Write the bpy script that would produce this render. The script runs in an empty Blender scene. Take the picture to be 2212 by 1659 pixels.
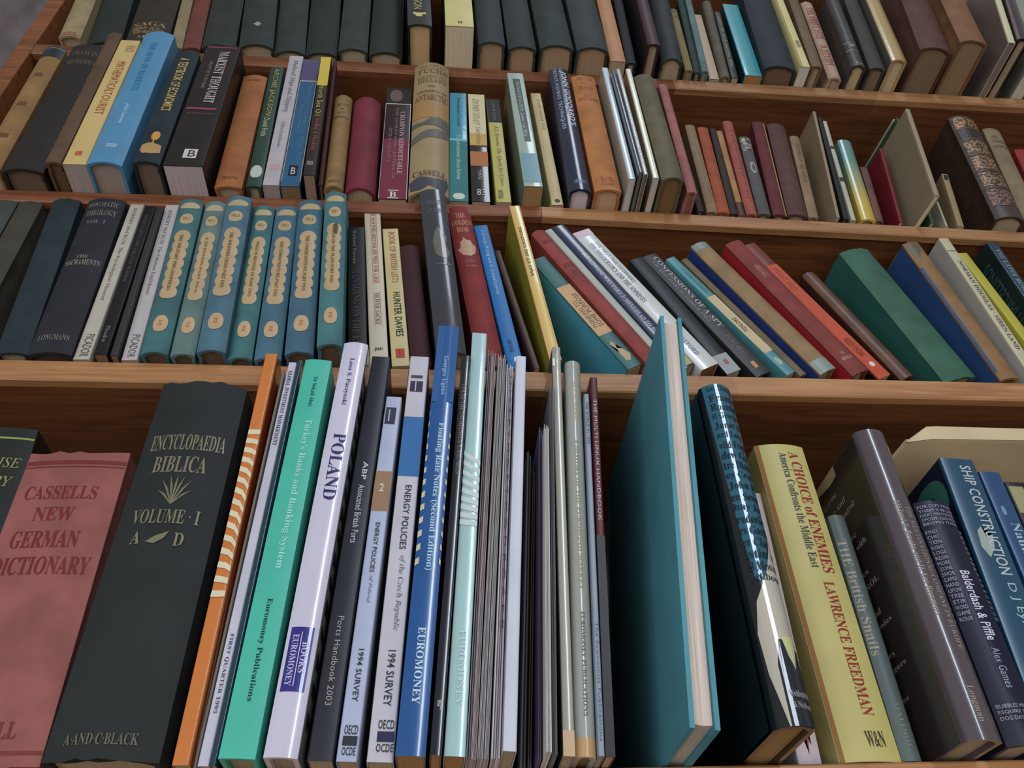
import bpy, bmesh, math, random
from mathutils import Vector, Matrix
random.seed(7)
PI = math.pi
scene = bpy.context.scene
col = scene.collection

# ------------------------------------------------------------------ camera
CAMERA_AXES = [[0.9957069, -0.0824007, -0.0421641], [0.0216556, 0.6502629, -0.7594006], [0.0899929, 0.7552273, 0.6492557]]          # right, down, forward in world axes
cam_data = bpy.data.cameras.new('camera')
cam_data.sensor_width = 36.0
cam_data.lens = 1789.0 / 2212.0 * 36.0
cam_data.clip_start = 0.01
cam = bpy.data.objects.new('camera', cam_data)
col.objects.link(cam)
r_, d_, f_ = [Vector(v) for v in CAMERA_AXES]
m = Matrix.Identity(4)
for i in range(3):
    m[i][0] = r_[i]; m[i][1] = -d_[i]; m[i][2] = -f_[i]
m[0][3], m[1][3], m[2][3] = 0.0, -0.51, 1.35
cam.matrix_world = m
scene.camera = cam

# ------------------------------------------------------------------ world, light, exposure
world = bpy.data.worlds.new('room_ambience')
scene.world = world
world.use_nodes = True
bg = world.node_tree.nodes['Background']
bg.inputs[0].default_value = (0.80, 0.80, 0.82, 1)
bg.inputs[1].default_value = 0.31

def area(name, loc, target, sx, sy, power, colour):
    l = bpy.data.lights.new(name, 'AREA'); l.shape = 'RECTANGLE'; l.size = sx; l.size_y = sy
    l.energy = power; l.color = colour
    o = bpy.data.objects.new(name, l); col.objects.link(o)
    o.location = loc
    o.rotation_euler = (Vector(target) - Vector(loc)).to_track_quat('-Z', 'Y').to_euler()
    return o
area('window_daylight', (0.80, -2.6, 3.0), (0.1, 0.0, 1.9), 0.26, 1.7, 32, (0.74, 0.85, 1.0))
area('skylight', (0.66, -1.5, 4.15), (0.15, 0.0, 2.1), 0.45, 0.6, 6.5, (0.76, 0.86, 1.0))
area('left_fill_light', (-1.45, -2.15, 1.0), (0.15, 0.0, 1.60), 2.0, 1.5, 39, (0.92, 0.95, 1.0))  # added soft fill out of view, brightens the left faces of the covers
area('front_fill_light', (0.30, -1.15, 0.95), (0.08, 0.0, 1.55), 1.2, 0.7, 7, (1.0, 0.91, 0.80))  # added low front fill, brightens the middle of the bottom row
scene.view_settings.view_transform = 'Standard'
scene.view_settings.look = 'None'
scene.view_settings.gamma = 1.0
scene.view_settings.use_curve_mapping = False
scene.view_settings.exposure = -0.08

# ------------------------------------------------------------------ materials
def lin(hx, k=1.0):
    o = []
    for i in (0, 2, 4):
        c = int(hx[i:i+2], 16) / 255
        c = c / 12.92 if c <= .04045 else ((c + .055) / 1.055) ** 2.4
        o.append(c * k)
    g = .2126*o[0] + .7152*o[1] + .0722*o[2]
    return (*[min(c*.9 + g*.1, .9) for c in o], 1)
GAIN = 1.06
MATS = {}
def nodes_of(name):
    m = bpy.data.materials.new(name); m.use_nodes = True
    nt = m.node_tree
    return m, nt, nt.nodes, nt.links, nt.nodes['Principled BSDF']
def mottle(nt, base, amount, scale, dark=True, coords=None, detail=4, lo=.35, hi=.7):
    """base colour varied by a soft noise: stains and fading of the material itself"""
    n, l = nt.nodes, nt.links
    tc = n.new('ShaderNodeTexCoord'); ns = n.new('ShaderNodeTexNoise')
    ns.inputs['Scale'].default_value = scale; ns.inputs['Detail'].default_value = detail
    oi = n.new('ShaderNodeObjectInfo'); ad = n.new('ShaderNodeVectorMath'); ad.operation = 'ADD'
    l.new(tc.outputs['Object'], ad.inputs[0]); l.new(oi.outputs['Random'], ad.inputs[1])
    l.new(ad.outputs[0], ns.inputs['Vector'])
    mr = n.new('ShaderNodeMapRange'); mr.inputs[1].default_value = lo; mr.inputs[2].default_value = hi
    mr.inputs[3].default_value = 0; mr.inputs[4].default_value = amount
    l.new(ns.outputs['Fac'], mr.inputs[0])
    mx = n.new('ShaderNodeMix'); mx.data_type = 'RGBA'
    l.new(mr.outputs[0], mx.inputs[0])
    if isinstance(base, tuple):
        mx.inputs[6].default_value = base
        f = .45 if dark else 1.5
        mx.inputs[7].default_value = (min(base[0]*f, .9), min(base[1]*f, .9), min(base[2]*f, .9), 1)
    return mx
def book_mat(hx, kind, grad=None):
    key = (hx, kind, grad)
    if key in MATS: return MATS[key]
    m, nt, n, l, p = nodes_of({'H': 'book_cloth', 'J': 'glossy_jacket', 'K': 'matt_jacket', 'P': 'card_cover', 'G': 'laminated_card', 'L': 'leather', 'M': 'magazine_paper', 'F': 'book_cloth'}.get(kind, 'print'))
    base = lin(hx, GAIN)
    if grad:
        tc = n.new('ShaderNodeTexCoord'); sp = n.new('ShaderNodeSeparateXYZ'); mr = n.new('ShaderNodeMapRange')
        l.new(tc.outputs['Object'], sp.inputs[0]); l.new(sp.outputs['Z'], mr.inputs[0])
        mr.inputs[1].default_value = .03; mr.inputs[2].default_value = .11
        gx = n.new('ShaderNodeMix'); gx.data_type = 'RGBA'; l.new(mr.outputs[0], gx.inputs[0])
        gx.inputs[6].default_value = lin(grad[1], GAIN); gx.inputs[7].default_value = lin(grad[0], GAIN)
        l.new(gx.outputs[2], p.inputs['Base Color'])
    else:
        amt, sc = {'H': (.55, 45), 'L': (.8, 60), 'P': (.22, 30), 'K': (.18, 30), 'M': (.2, 40), 'F': (.35, 22)}.get(kind, (.10, 20))
        mx = mottle(nt, base, amt, sc); l.new(mx.outputs[2], p.inputs['Base Color'])
    if kind in 'HLF':
        tc = n.new('ShaderNodeTexCoord'); ns = n.new('ShaderNodeTexNoise'); ns.inputs['Scale'].default_value = 900 if kind != 'L' else 260
        ns.inputs['Detail'].default_value = 2
        l.new(tc.outputs['Object'], ns.inputs['Vector'])
        bp = n.new('ShaderNodeBump'); bp.inputs['Strength'].default_value = .25; bp.inputs['Distance'].default_value = .0006
        l.new(ns.outputs['Fac'], bp.inputs['Height']); l.new(bp.outputs[0], p.inputs['Normal'])
    p.inputs['Roughness'].default_value = {'H': .68, 'F': .75, 'L': .42, 'P': .42, 'M': .5, 'G': .24, 'J': .24, 'K': .46}[kind]
    p.inputs['Specular IOR Level'].default_value = {'H': .35, 'F': .25, 'L': .5, 'P': .4, 'M': .4, 'K': .4}.get(kind, .6)
    if kind in 'GJ':
        p.inputs['Coat Weight'].default_value = .5; p.inputs['Coat Roughness'].default_value = .06
        tc = n.new('ShaderNodeTexCoord'); ns = n.new('ShaderNodeTexNoise'); ns.inputs['Scale'].default_value = 90
        l.new(tc.outputs['Object'], ns.inputs['Vector'])
        bp = n.new('ShaderNodeBump'); bp.inputs['Strength'].default_value = .12; bp.inputs['Distance'].default_value = .001
        l.new(ns.outputs['Fac'], bp.inputs['Height']); l.new(bp.outputs[0], p.inputs['Coat Normal'])
    MATS[key] = m
    return m
def gilt_mat(hx):
    key = ('gilt', hx)
    if key in MATS: return MATS[key]
    m, nt, n, l, p = nodes_of('tooled_gilt')
    mx = mottle(nt, lin(hx, 1.5), 1.0, 330, detail=2, lo=.47, hi=.53)
    mx.inputs[7].default_value = (.035, .022, .016, 1)
    l.new(mx.outputs[2], p.inputs['Base Color'])
    p.inputs['Roughness'].default_value = .4; p.inputs['Metallic'].default_value = .3
    MATS[key] = m
    return m
def page_mat(hx):
    key = ('page', hx)
    if key in MATS: return MATS[key]
    m, nt, n, l, p = nodes_of('page_edges')
    tc = n.new('ShaderNodeTexCoord'); mp = n.new('ShaderNodeMapping'); mp.inputs['Scale'].default_value = (1700, 12, 12)
    ns = n.new('ShaderNodeTexNoise'); ns.inputs['Scale'].default_value = 1; ns.inputs['Detail'].default_value = 3
    l.new(tc.outputs['Object'], mp.inputs[0]); l.new(mp.outputs[0], ns.inputs['Vector'])
    b = lin(hx, GAIN*1.5); mr = n.new('ShaderNodeMapRange'); mr.inputs[1].default_value = .35; mr.inputs[2].default_value = .65
    l.new(ns.outputs['Fac'], mr.inputs[0])
    mx = n.new('ShaderNodeMix'); mx.data_type = 'RGBA'; l.new(mr.outputs[0], mx.inputs[0])
    mx.inputs[6].default_value = (b[0]*.72, b[1]*.69, b[2]*.66, 1); mx.inputs[7].default_value = b
    l.new(mx.outputs[2], p.inputs['Base Color'])
    bp = n.new('ShaderNodeBump'); bp.inputs['Strength'].default_value = .3; bp.inputs['Distance'].default_value = .0004
    l.new(ns.outputs['Fac'], bp.inputs['Height']); l.new(bp.outputs[0], p.inputs['Normal'])
    p.inputs['Roughness'].default_value = .85; p.inputs['Specular IOR Level'].default_value = .2
    MATS[key] = m
    return m
def wood_mat(name, light, dark, lamella=True):
    m, nt, n, l, p = nodes_of(name)
    tc = n.new('ShaderNodeTexCoord')
    mp = n.new('ShaderNodeMapping'); mp.inputs['Scale'].default_value = (3.0, 40, 60)
    l.new(tc.outputs['Object'], mp.inputs[0])
    ns = n.new('ShaderNodeTexNoise'); ns.inputs['Scale'].default_value = 2.2; ns.inputs['Detail'].default_value = 6; ns.inputs['Distortion'].default_value = 1.6
    l.new(mp.outputs[0], ns.inputs['Vector'])
    mr = n.new('ShaderNodeMapRange'); mr.inputs[1].default_value = .3; mr.inputs[2].default_value = .7
    l.new(ns.outputs['Fac'], mr.inputs[0])
    mx = n.new('ShaderNodeMix'); mx.data_type = 'RGBA'; l.new(mr.outputs[0], mx.inputs[0])
    mx.inputs[6].default_value = lin(dark); mx.inputs[7].default_value = lin(light)
    outp = mx.outputs[2]
    if lamella:
        # glued staves: each a little lighter or darker than the next
        m2 = n.new('ShaderNodeMapping'); m2.inputs['Scale'].default_value = (3.1, 24, 24)
        l.new(tc.outputs['Object'], m2.inputs[0])
        vo = n.new('ShaderNodeTexVoronoi'); vo.distance = 'CHEBYCHEV'; vo.inputs['Scale'].default_value = 1.0; vo.inputs['Randomness'].default_value = .35
        l.new(m2.outputs[0], vo.inputs['Vector'])
        sp = n.new('ShaderNodeSeparateColor'); l.new(vo.outputs['Color'], sp.inputs[0])
        r2 = n.new('ShaderNodeMapRange'); r2.inputs[3].default_value = .78; r2.inputs[4].default_value = 1.12
        l.new(sp.outputs[0], r2.inputs[0])
        mu = n.new('ShaderNodeVectorMath'); mu.operation = 'SCALE'
        l.new(outp, mu.inputs[0]); l.new(r2.outputs[0], mu.inputs['Scale'])
        outp = mu.outputs[0]
    l.new(outp, p.inputs['Base Color'])
    bp = n.new('ShaderNodeBump'); bp.inputs['Strength'].default_value = .15; bp.inputs['Distance'].default_value = .0008
    l.new(ns.outputs['Fac'], bp.inputs['Height']); l.new(bp.outputs[0], p.inputs['Normal'])
    p.inputs['Roughness'].default_value = .48; p.inputs['Specular IOR Level'].default_value = .4
    return m
def plain_mat(name, hx, rough=.8, amount=.2, scale=6):
    m, nt, n, l, p = nodes_of(name)
    mx = mottle(nt, lin(hx), amount, scale); l.new(mx.outputs[2], p.inputs['Base Color'])
    p.inputs['Roughness'].default_value = rough
    return m

# ------------------------------------------------------------------ object helpers
def link(name, me, parent=None, mat=None, label=None):
    o = bpy.data.objects.new(name, me); col.objects.link(o)
    if parent is not None: o.parent = parent
    if mat is not None: me.materials.append(mat)
    if label: o['label'] = label
    return o
def mesh_of(name, verts, faces):
    me = bpy.data.meshes.new(name); me.from_pydata(verts, [], faces); me.update()
    return me
def fix(me, smooth_angle=None):
    bm = bmesh.new(); bm.from_mesh(me); bmesh.ops.recalc_face_normals(bm, faces=bm.faces[:])
    bm.to_mesh(me); bm.free()
    if smooth_angle:
        me.shade_smooth(); me.set_sharp_from_angle(angle=smooth_angle)
    return me
def box(name, x0, x1, y0, y1, z0, z1, mat, parent=None, bevel=.0012):
    bm = bmesh.new(); bmesh.ops.create_cube(bm, size=1)
    for v in bm.verts:
        v.co = ((x0+x1)/2 + v.co.x*(x1-x0), (y0+y1)/2 + v.co.y*(y1-y0), (z0+z1)/2 + v.co.z*(z1-z0))
    if bevel: bmesh.ops.bevel(bm, geom=bm.edges[:], offset=bevel, segments=2, affect='EDGES', profile=.6)
    me = bpy.data.meshes.new(name); bm.to_mesh(me); bm.free()
    return link(name, me, parent, mat)

# ------------------------------------------------------------------ setting and bookcase
WOOD = wood_mat('stained_shelf_wood', '74441f', '552e14')
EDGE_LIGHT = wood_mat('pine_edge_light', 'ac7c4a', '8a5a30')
EDGE_SHADED = wood_mat('pine_edge_shaded', '85502e', '66361c')  # same pine, with light falloff and shade of overhanging books put into the colour
WOOD_POST = wood_mat('orange_pine_post', '8a5026', '683a1e', False)
FLOOR = plain_mat('floor_boards', '5a4a3a', .7)
WALL = plain_mat('painted_wall', '8d877c', .9)
fl = box('floor', -2.2, 2.6, -3.2, .45, -.05, 0, FLOOR, bevel=0); fl['kind'] = 'structure'
wl = box('wall_back', -2.2, 2.6, .40, .45, 0, 3.0, WALL, bevel=0); wl['kind'] = 'structure'

case = bpy.data.objects.new('bookcase', None); col.objects.link(case); case.location = (.15, .1, 0)
case['label'] = 'tall pine bookcase with laminated shelf boards and an orange upright at the left'
case['category'] = 'bookcase'
def cpart(name, *a, **k):
    o = box(name, *a, **k); o.parent = case; o.location = (-case.location.x, -case.location.y, 0); return o
XL, XR = -.4675, 1.02
def shelf(z, th=.0205, pts=None, edge=None, y0=0.0, body=None):
    """one board, its front a touch bowed as the photograph shows; real width, depth and thickness"""
    if pts is None: pts = [(XL, z), (XR, z)]
    edge = edge or EDGE_LIGHT
    vs, fs = [], []
    b = .0012
    bt = body or th
    prof = [(y0+.0085, 0), (y0+.0085, -bt), (.205, -bt), (.205, 0)]
    for (x, zz) in pts:
        for (y, dz) in prof: vs.append((x, y, zz+dz))
    k = len(prof)
    for i in range(len(pts)-1):
        for j in range(k):
            a, c = i*k+j, i*k+(j+1) % k
            fs.append((a, c, c+k, a+k))
    fs.append(tuple(range(k))); fs.append(tuple(range((len(pts)-1)*k, len(pts)*k)))
    o = link('shelf_board', fix(mesh_of('shelf_board', vs, fs)), case, WOOD)
    o.location = (-case.location.x, -case.location.y, 0)
    prof = [(y0+b, 0), (y0, -b), (y0, -th+b), (y0+b, -th), (y0+.0085, -th), (y0+.0085, 0)]
    vs, fs = [], []
    for (x, zz) in pts:
        for (y, dz) in prof: vs.append((x, y, zz+dz))
    k = len(prof)
    for i in range(len(pts)-1):
        for j in range(k):
            a, c = i*k+j, i*k+(j+1) % k
            fs.append((a, c, c+k, a+k))
    fs.append(tuple(range(k))); fs.append(tuple(range((len(pts)-1)*k, len(pts)*k)))
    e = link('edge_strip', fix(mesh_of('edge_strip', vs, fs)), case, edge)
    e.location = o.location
    return o
Z0 = 1.35
shelf(Z0+.128, y0=-.052)
shelf(Z0+.453)
shelf(0, th=.0165, body=.013, pts=[(XL, Z0+.6662), (-.41, Z0+.667), (.1, Z0+.6752)], edge=EDGE_SHADED)
shelf(0, th=.0165, body=.013, pts=[(.1004, Z0+.6752), (.61, Z0+.6655), (XR, Z0+.661)])
shelf(0, pts=[(XL, Z0+.939), (.28, Z0+.939)], edge=EDGE_SHADED)
shelf(0, pts=[(.2804, Z0+.939), (XR, Z0+.939)])
shelf(Z0+1.235)  # board above the view, added to shade the top row of books
shelf(Z0-.2); shelf(Z0-.55); shelf(Z0-.95)
cpart('upright', -.4865, -.4680, -.0005, .205, 0, Z0+1.26, WOOD_POST)
cpart('upright', 1.0205, 1.040, -.0005, .205, 0, Z0+1.26, WOOD_POST)
cpart('back_panel', -.4865, 1.04, .2055, .212, 0, Z0+1.26, wood_mat('back_panel_wood', '6f4426', '56331c'), bevel=0)

# grey cloth hanging to the left of the upright
vs, fs = [], []
NX, NZ = 40, 24
for j in range(NZ+1):
    for i in range(NX+1):
        u, w = i/NX, j/NZ
        x = -.80 + .30*u
        y = .0 + .032*math.sin(u*38+w*3.2) + .010*math.sin(u*61-w*3.1) + .004*math.sin(w*9)
        vs.append((x, y, Z0+.62+.62*w))
n1 = len(vs)
vs += [(x, y+.003, z) for x, y, z in vs]
for j in range(NZ):
    for i in range(NX):
        a = j*(NX+1)+i
        fs.append((a, a+1, a+NX+2, a+NX+1)); fs.append((n1+a, n1+a+NX+1, n1+a+NX+2, n1+a+1))
o = link('hanging_cloth', fix(mesh_of('hanging_cloth', vs, fs), PI), None, plain_mat('mauve_grey_cloth', '857672', .95, .7, 18))
o['label'] = 'mauve grey folded cloth hanging left of the orange upright at the top left corner'
o['category'] = 'cloth'

# ------------------------------------------------------------------ book builder
def arc_outline(t, d, bl, inset, y_in, steps=10, groove=0.0, chamfer=0.0):
    """outline of a cover seen from above, back left corner, round the spine, back right corner"""
    hw = t/2 - inset
    pts = [(-hw, d)]
    if groove: pts += [(-hw, .011), (-hw+groove, .0075), (-hw+groove*.4, .004)]
    else: pts += [(-hw, .006)]
    if bl > 0:
        for i in range(steps+1):
            u = i/steps
            s = (2*u-1)
            pts.append((s*hw, y_in - bl*(1-abs(s)**2.2)))
    else:
        c = min(chamfer, hw*.5)
        pts += [(-hw, y_in+c), (-hw+c*.3, y_in+c*.3), (-hw+c, y_in), (hw-c, y_in), (hw-c*.3, y_in+c*.3), (hw, y_in+c)]
    if groove: pts += [(hw-groove*.4, .004), (hw-groove, .0075), (hw, .011)]
    else: pts += [(hw, .006)]
    pts.append((hw, d))
    return pts
def build_cover(t, h, d, kind, bl, worn, rnd):
    hard = kind in 'HJKLF'
    ct = min(.0026 if hard else .0005, t*.22)
    gr = min(.0009, t*.06) if kind in 'HLF' else 0
    ch = .0008 if not hard else .0
    if hard and bl <= 0: bl = .0008
    o1 = arc_outline(t, d, bl, 0, 0, groove=gr, chamfer=ch)
    o2 = arc_outline(t, d, bl, ct, ct*.9, groove=gr, chamfer=ch*.5)
    zs = [0, .002, .006, h*.25, h*.5, h*.75, h-.006, h-.002, h] if worn else [0, h*.5, h]
    vs, fs = [], []
    k = len(o1)
    for zi, z in enumerate(zs):
        for oo in (o1, o2):
            for (x, y) in oo:
                jz = 0
                if worn and zi in (0, len(zs)-1): jz = rnd.uniform(-.0016, .0010)*worn if zi else rnd.uniform(0, .0018)*worn
                e = 0
                if hard and zi in (0, len(zs)-1) and not worn: e = 0
                vs.append((x*(1-.0), y+e, z+jz))
    L = 2*k
    for zi in range(len(zs)-1):
        a, b = zi*L, (zi+1)*L
        for i in range(k-1):
            fs.append((a+i, a+i+1, b+i+1, b+i))
            fs.append((a+k+i, b+k+i, b+k+i+1, a+k+i+1))
        fs.append((a, b, b+k, a+k)); fs.append((a+k-1, a+2*k-1, b+2*k-1, b+k-1))
    a = (len(zs)-1)*L
    for i in range(k-1):
        fs.append((i, k+i, k+i+1, i+1)); fs.append((a+i, a+i+1, a+k+i+1, a+k+i))
    return vs, fs, ct, bl
def build_pages(t, h, d, kind, bl, ct):
    hard = kind in 'HJKLF'
    sq = .003 if hard else .0003
    g = .0002
    hw = t/2 - ct - g
    pts = [(-hw, d-sq)]
    n = 8
    for i in range(n+1):
        s = 2*i/n-1
        pts.append((s*hw, ct+g+.0006 - max(bl-.0003, 0)*(1-abs(s)**2.2)))
    pts.append((hw, d-sq))
    if hard: pts.append((0, d-sq-min(.004, t*.1)))
    vs = [(x, y, sq) for x, y in pts] + [(x, y, h-sq) for x, y in pts]
    k = len(pts)
    fs = [tuple(range(k)), tuple(range(2*k-1, k-1, -1))]
    fs += [(i, (i+1) % k, k+(i+1) % k, k+i) for i in range(k)]
    return vs, fs

SERIF = {}
def uni(s, f):
    if f in ('s', 'S'): return s
    o = ''
    for c in s:
        if 'A' <= c <= 'Z': o += chr((0x1D434 if f == 'i' else 0x1D400) + ord(c)-65)
        elif 'a' <= c <= 'z': o += '\u210e' if (f == 'i' and c == 'h') else chr((0x1D44E if f == 'i' else 0x1D41A) + ord(c)-97)
        elif '0' <= c <= '9' and f != 'i': o += chr(0x1D7CE + int(c))
        elif c in 'çńé': o += c
        else: o += c
    return o
def text_shape(s, f):
    """letter outlines as flat polygons in a unit box"""
    key = (s, f)
    if key in SERIF: return SERIF[key]
    c = bpy.data.curves.new('lettering', 'FONT'); c.body = uni(s, f); c.size = 1; c.resolution_u = 2
    c.fill_mode = 'FRONT'
    c.offset = {'S': .012}.get(f, 0)
    if f in 'sS': c.space_character = 1.05
    o = bpy.data.objects.new('lettering', c)
    me = o.to_mesh()
    vs = [(v.co.x, v.co.y) for v in me.vertices]; fs = [tuple(p.vertices) for p in me.polygons]
    o.to_mesh_clear(); bpy.data.objects.remove(o); bpy.data.curves.remove(c)
    if not vs: vs = [(0, 0), (1, 0), (1, 1)]; fs = [(0, 1, 2)]
    x0 = min(v[0] for v in vs); x1 = max(v[0] for v in vs); y0 = min(v[1] for v in vs); y1 = max(v[1] for v in vs)
    vs = [((x-x0)/(x1-x0+1e-9), (y-y0)/(y1-y0+1e-9)) for x, y in vs]
    SERIF[key] = (vs, fs)
    return SERIF[key]
def flat_shape(pts, cuts=8):
    """polygon cut into narrow strips so it can follow a rounded spine"""
    bm = bmesh.new(); vv = [bm.verts.new((x, y, 0)) for x, y in pts]
    bm.faces.new(vv); bmesh.ops.triangulate(bm, faces=bm.faces[:])
    if cuts:
        us = [p[0] for p in pts]
        for k in range(1, cuts):
            c = k/cuts
            if min(us)+.01 < c < max(us)-.01:
                bmesh.ops.bisect_plane(bm, geom=bm.verts[:]+bm.edges[:]+bm.faces[:], plane_co=(c, 0, 0), plane_no=(1, 0, 0))
    bm.verts.index_update()
    vs = [(v.co.x, v.co.y) for v in bm.verts]; fs = [tuple(v.index for v in f.verts) for f in bm.faces]
    bm.free()
    return vs, fs

# big buff envelope lying over the tops of the ship books, its front edge folded up
env = bpy.data.objects.new('paper_envelope', None); col.objects.link(env); env.location = (.46, .06, Z0+.37)
env['label'] = 'large buff paper envelope lying across the tops of the ship books at the right'
env['category'] = 'envelope'
def slab(name, top, thick, mat, parent):
    n = len(top)
    top = [(x*.902, -.51+(y+.51)*.902, z*.902) for x, y, z in top]
    vs = [(x-.46, y-.06, z-.37) for x, y, z in top] + [(x-.46+thick[0], y-.06+thick[1], z-.37+thick[2]) for x, y, z in top]
    fs = [tuple(range(n)), tuple(range(2*n-1, n-1, -1))] + [(i, (i+1) % n, n+(i+1) % n, n+i) for i in range(n)]
    return link(name, fix(mesh_of(name, vs, fs)), parent, mat)
BUFF = plain_mat('buff_envelope_paper', 'b39c78', .7, .25, 30)
slab('envelope_body', [(.402, -.0, .3885), (.382, .0035, .3875), (.3765, .022, .3835), (.392, .06, .376), (.405, .15, .358), (.62, .15, .358), (.62, .0, .3885)], (0, .0006, .0035), BUFF, env)
slab('folded_edge', [(.402, -.0012, .3885), (.381, .0015, .3868), (.3795, .0008, .3872), (.3995, -.003, .3995), (.408, -.0032, .4000), (.62, -.0032, .3975), (.62, -.0012, .3885)], (0, .0012, .0003), plain_mat('buff_folded_paper', 'c2ae88', .7, .2, 30), env)
def cut_across(uv, fs, step=.07):
    """cut lettering along the spine so that it hugs the rounded back"""
    bm = bmesh.new(); vv = [bm.verts.new((x, y, 0)) for x, y in uv]
    for f in fs:
        try: bm.faces.new([vv[i] for i in f])
        except ValueError: pass
    lo = min(u for u, v in uv); hi = max(u for u, v in uv)
    k = math.ceil(lo/step)
    while k*step < hi - .004:
        bmesh.ops.bisect_plane(bm, geom=bm.verts[:]+bm.edges[:]+bm.faces[:], plane_co=(k*step, 0, 0), plane_no=(1, 0, 0))
        k += 1
    bm.verts.index_update()
    r = ([(v.co.x, v.co.y) for v in bm.verts], [tuple(v.index for v in f.verts) for f in bm.faces])
    bm.free()
    return r
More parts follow.
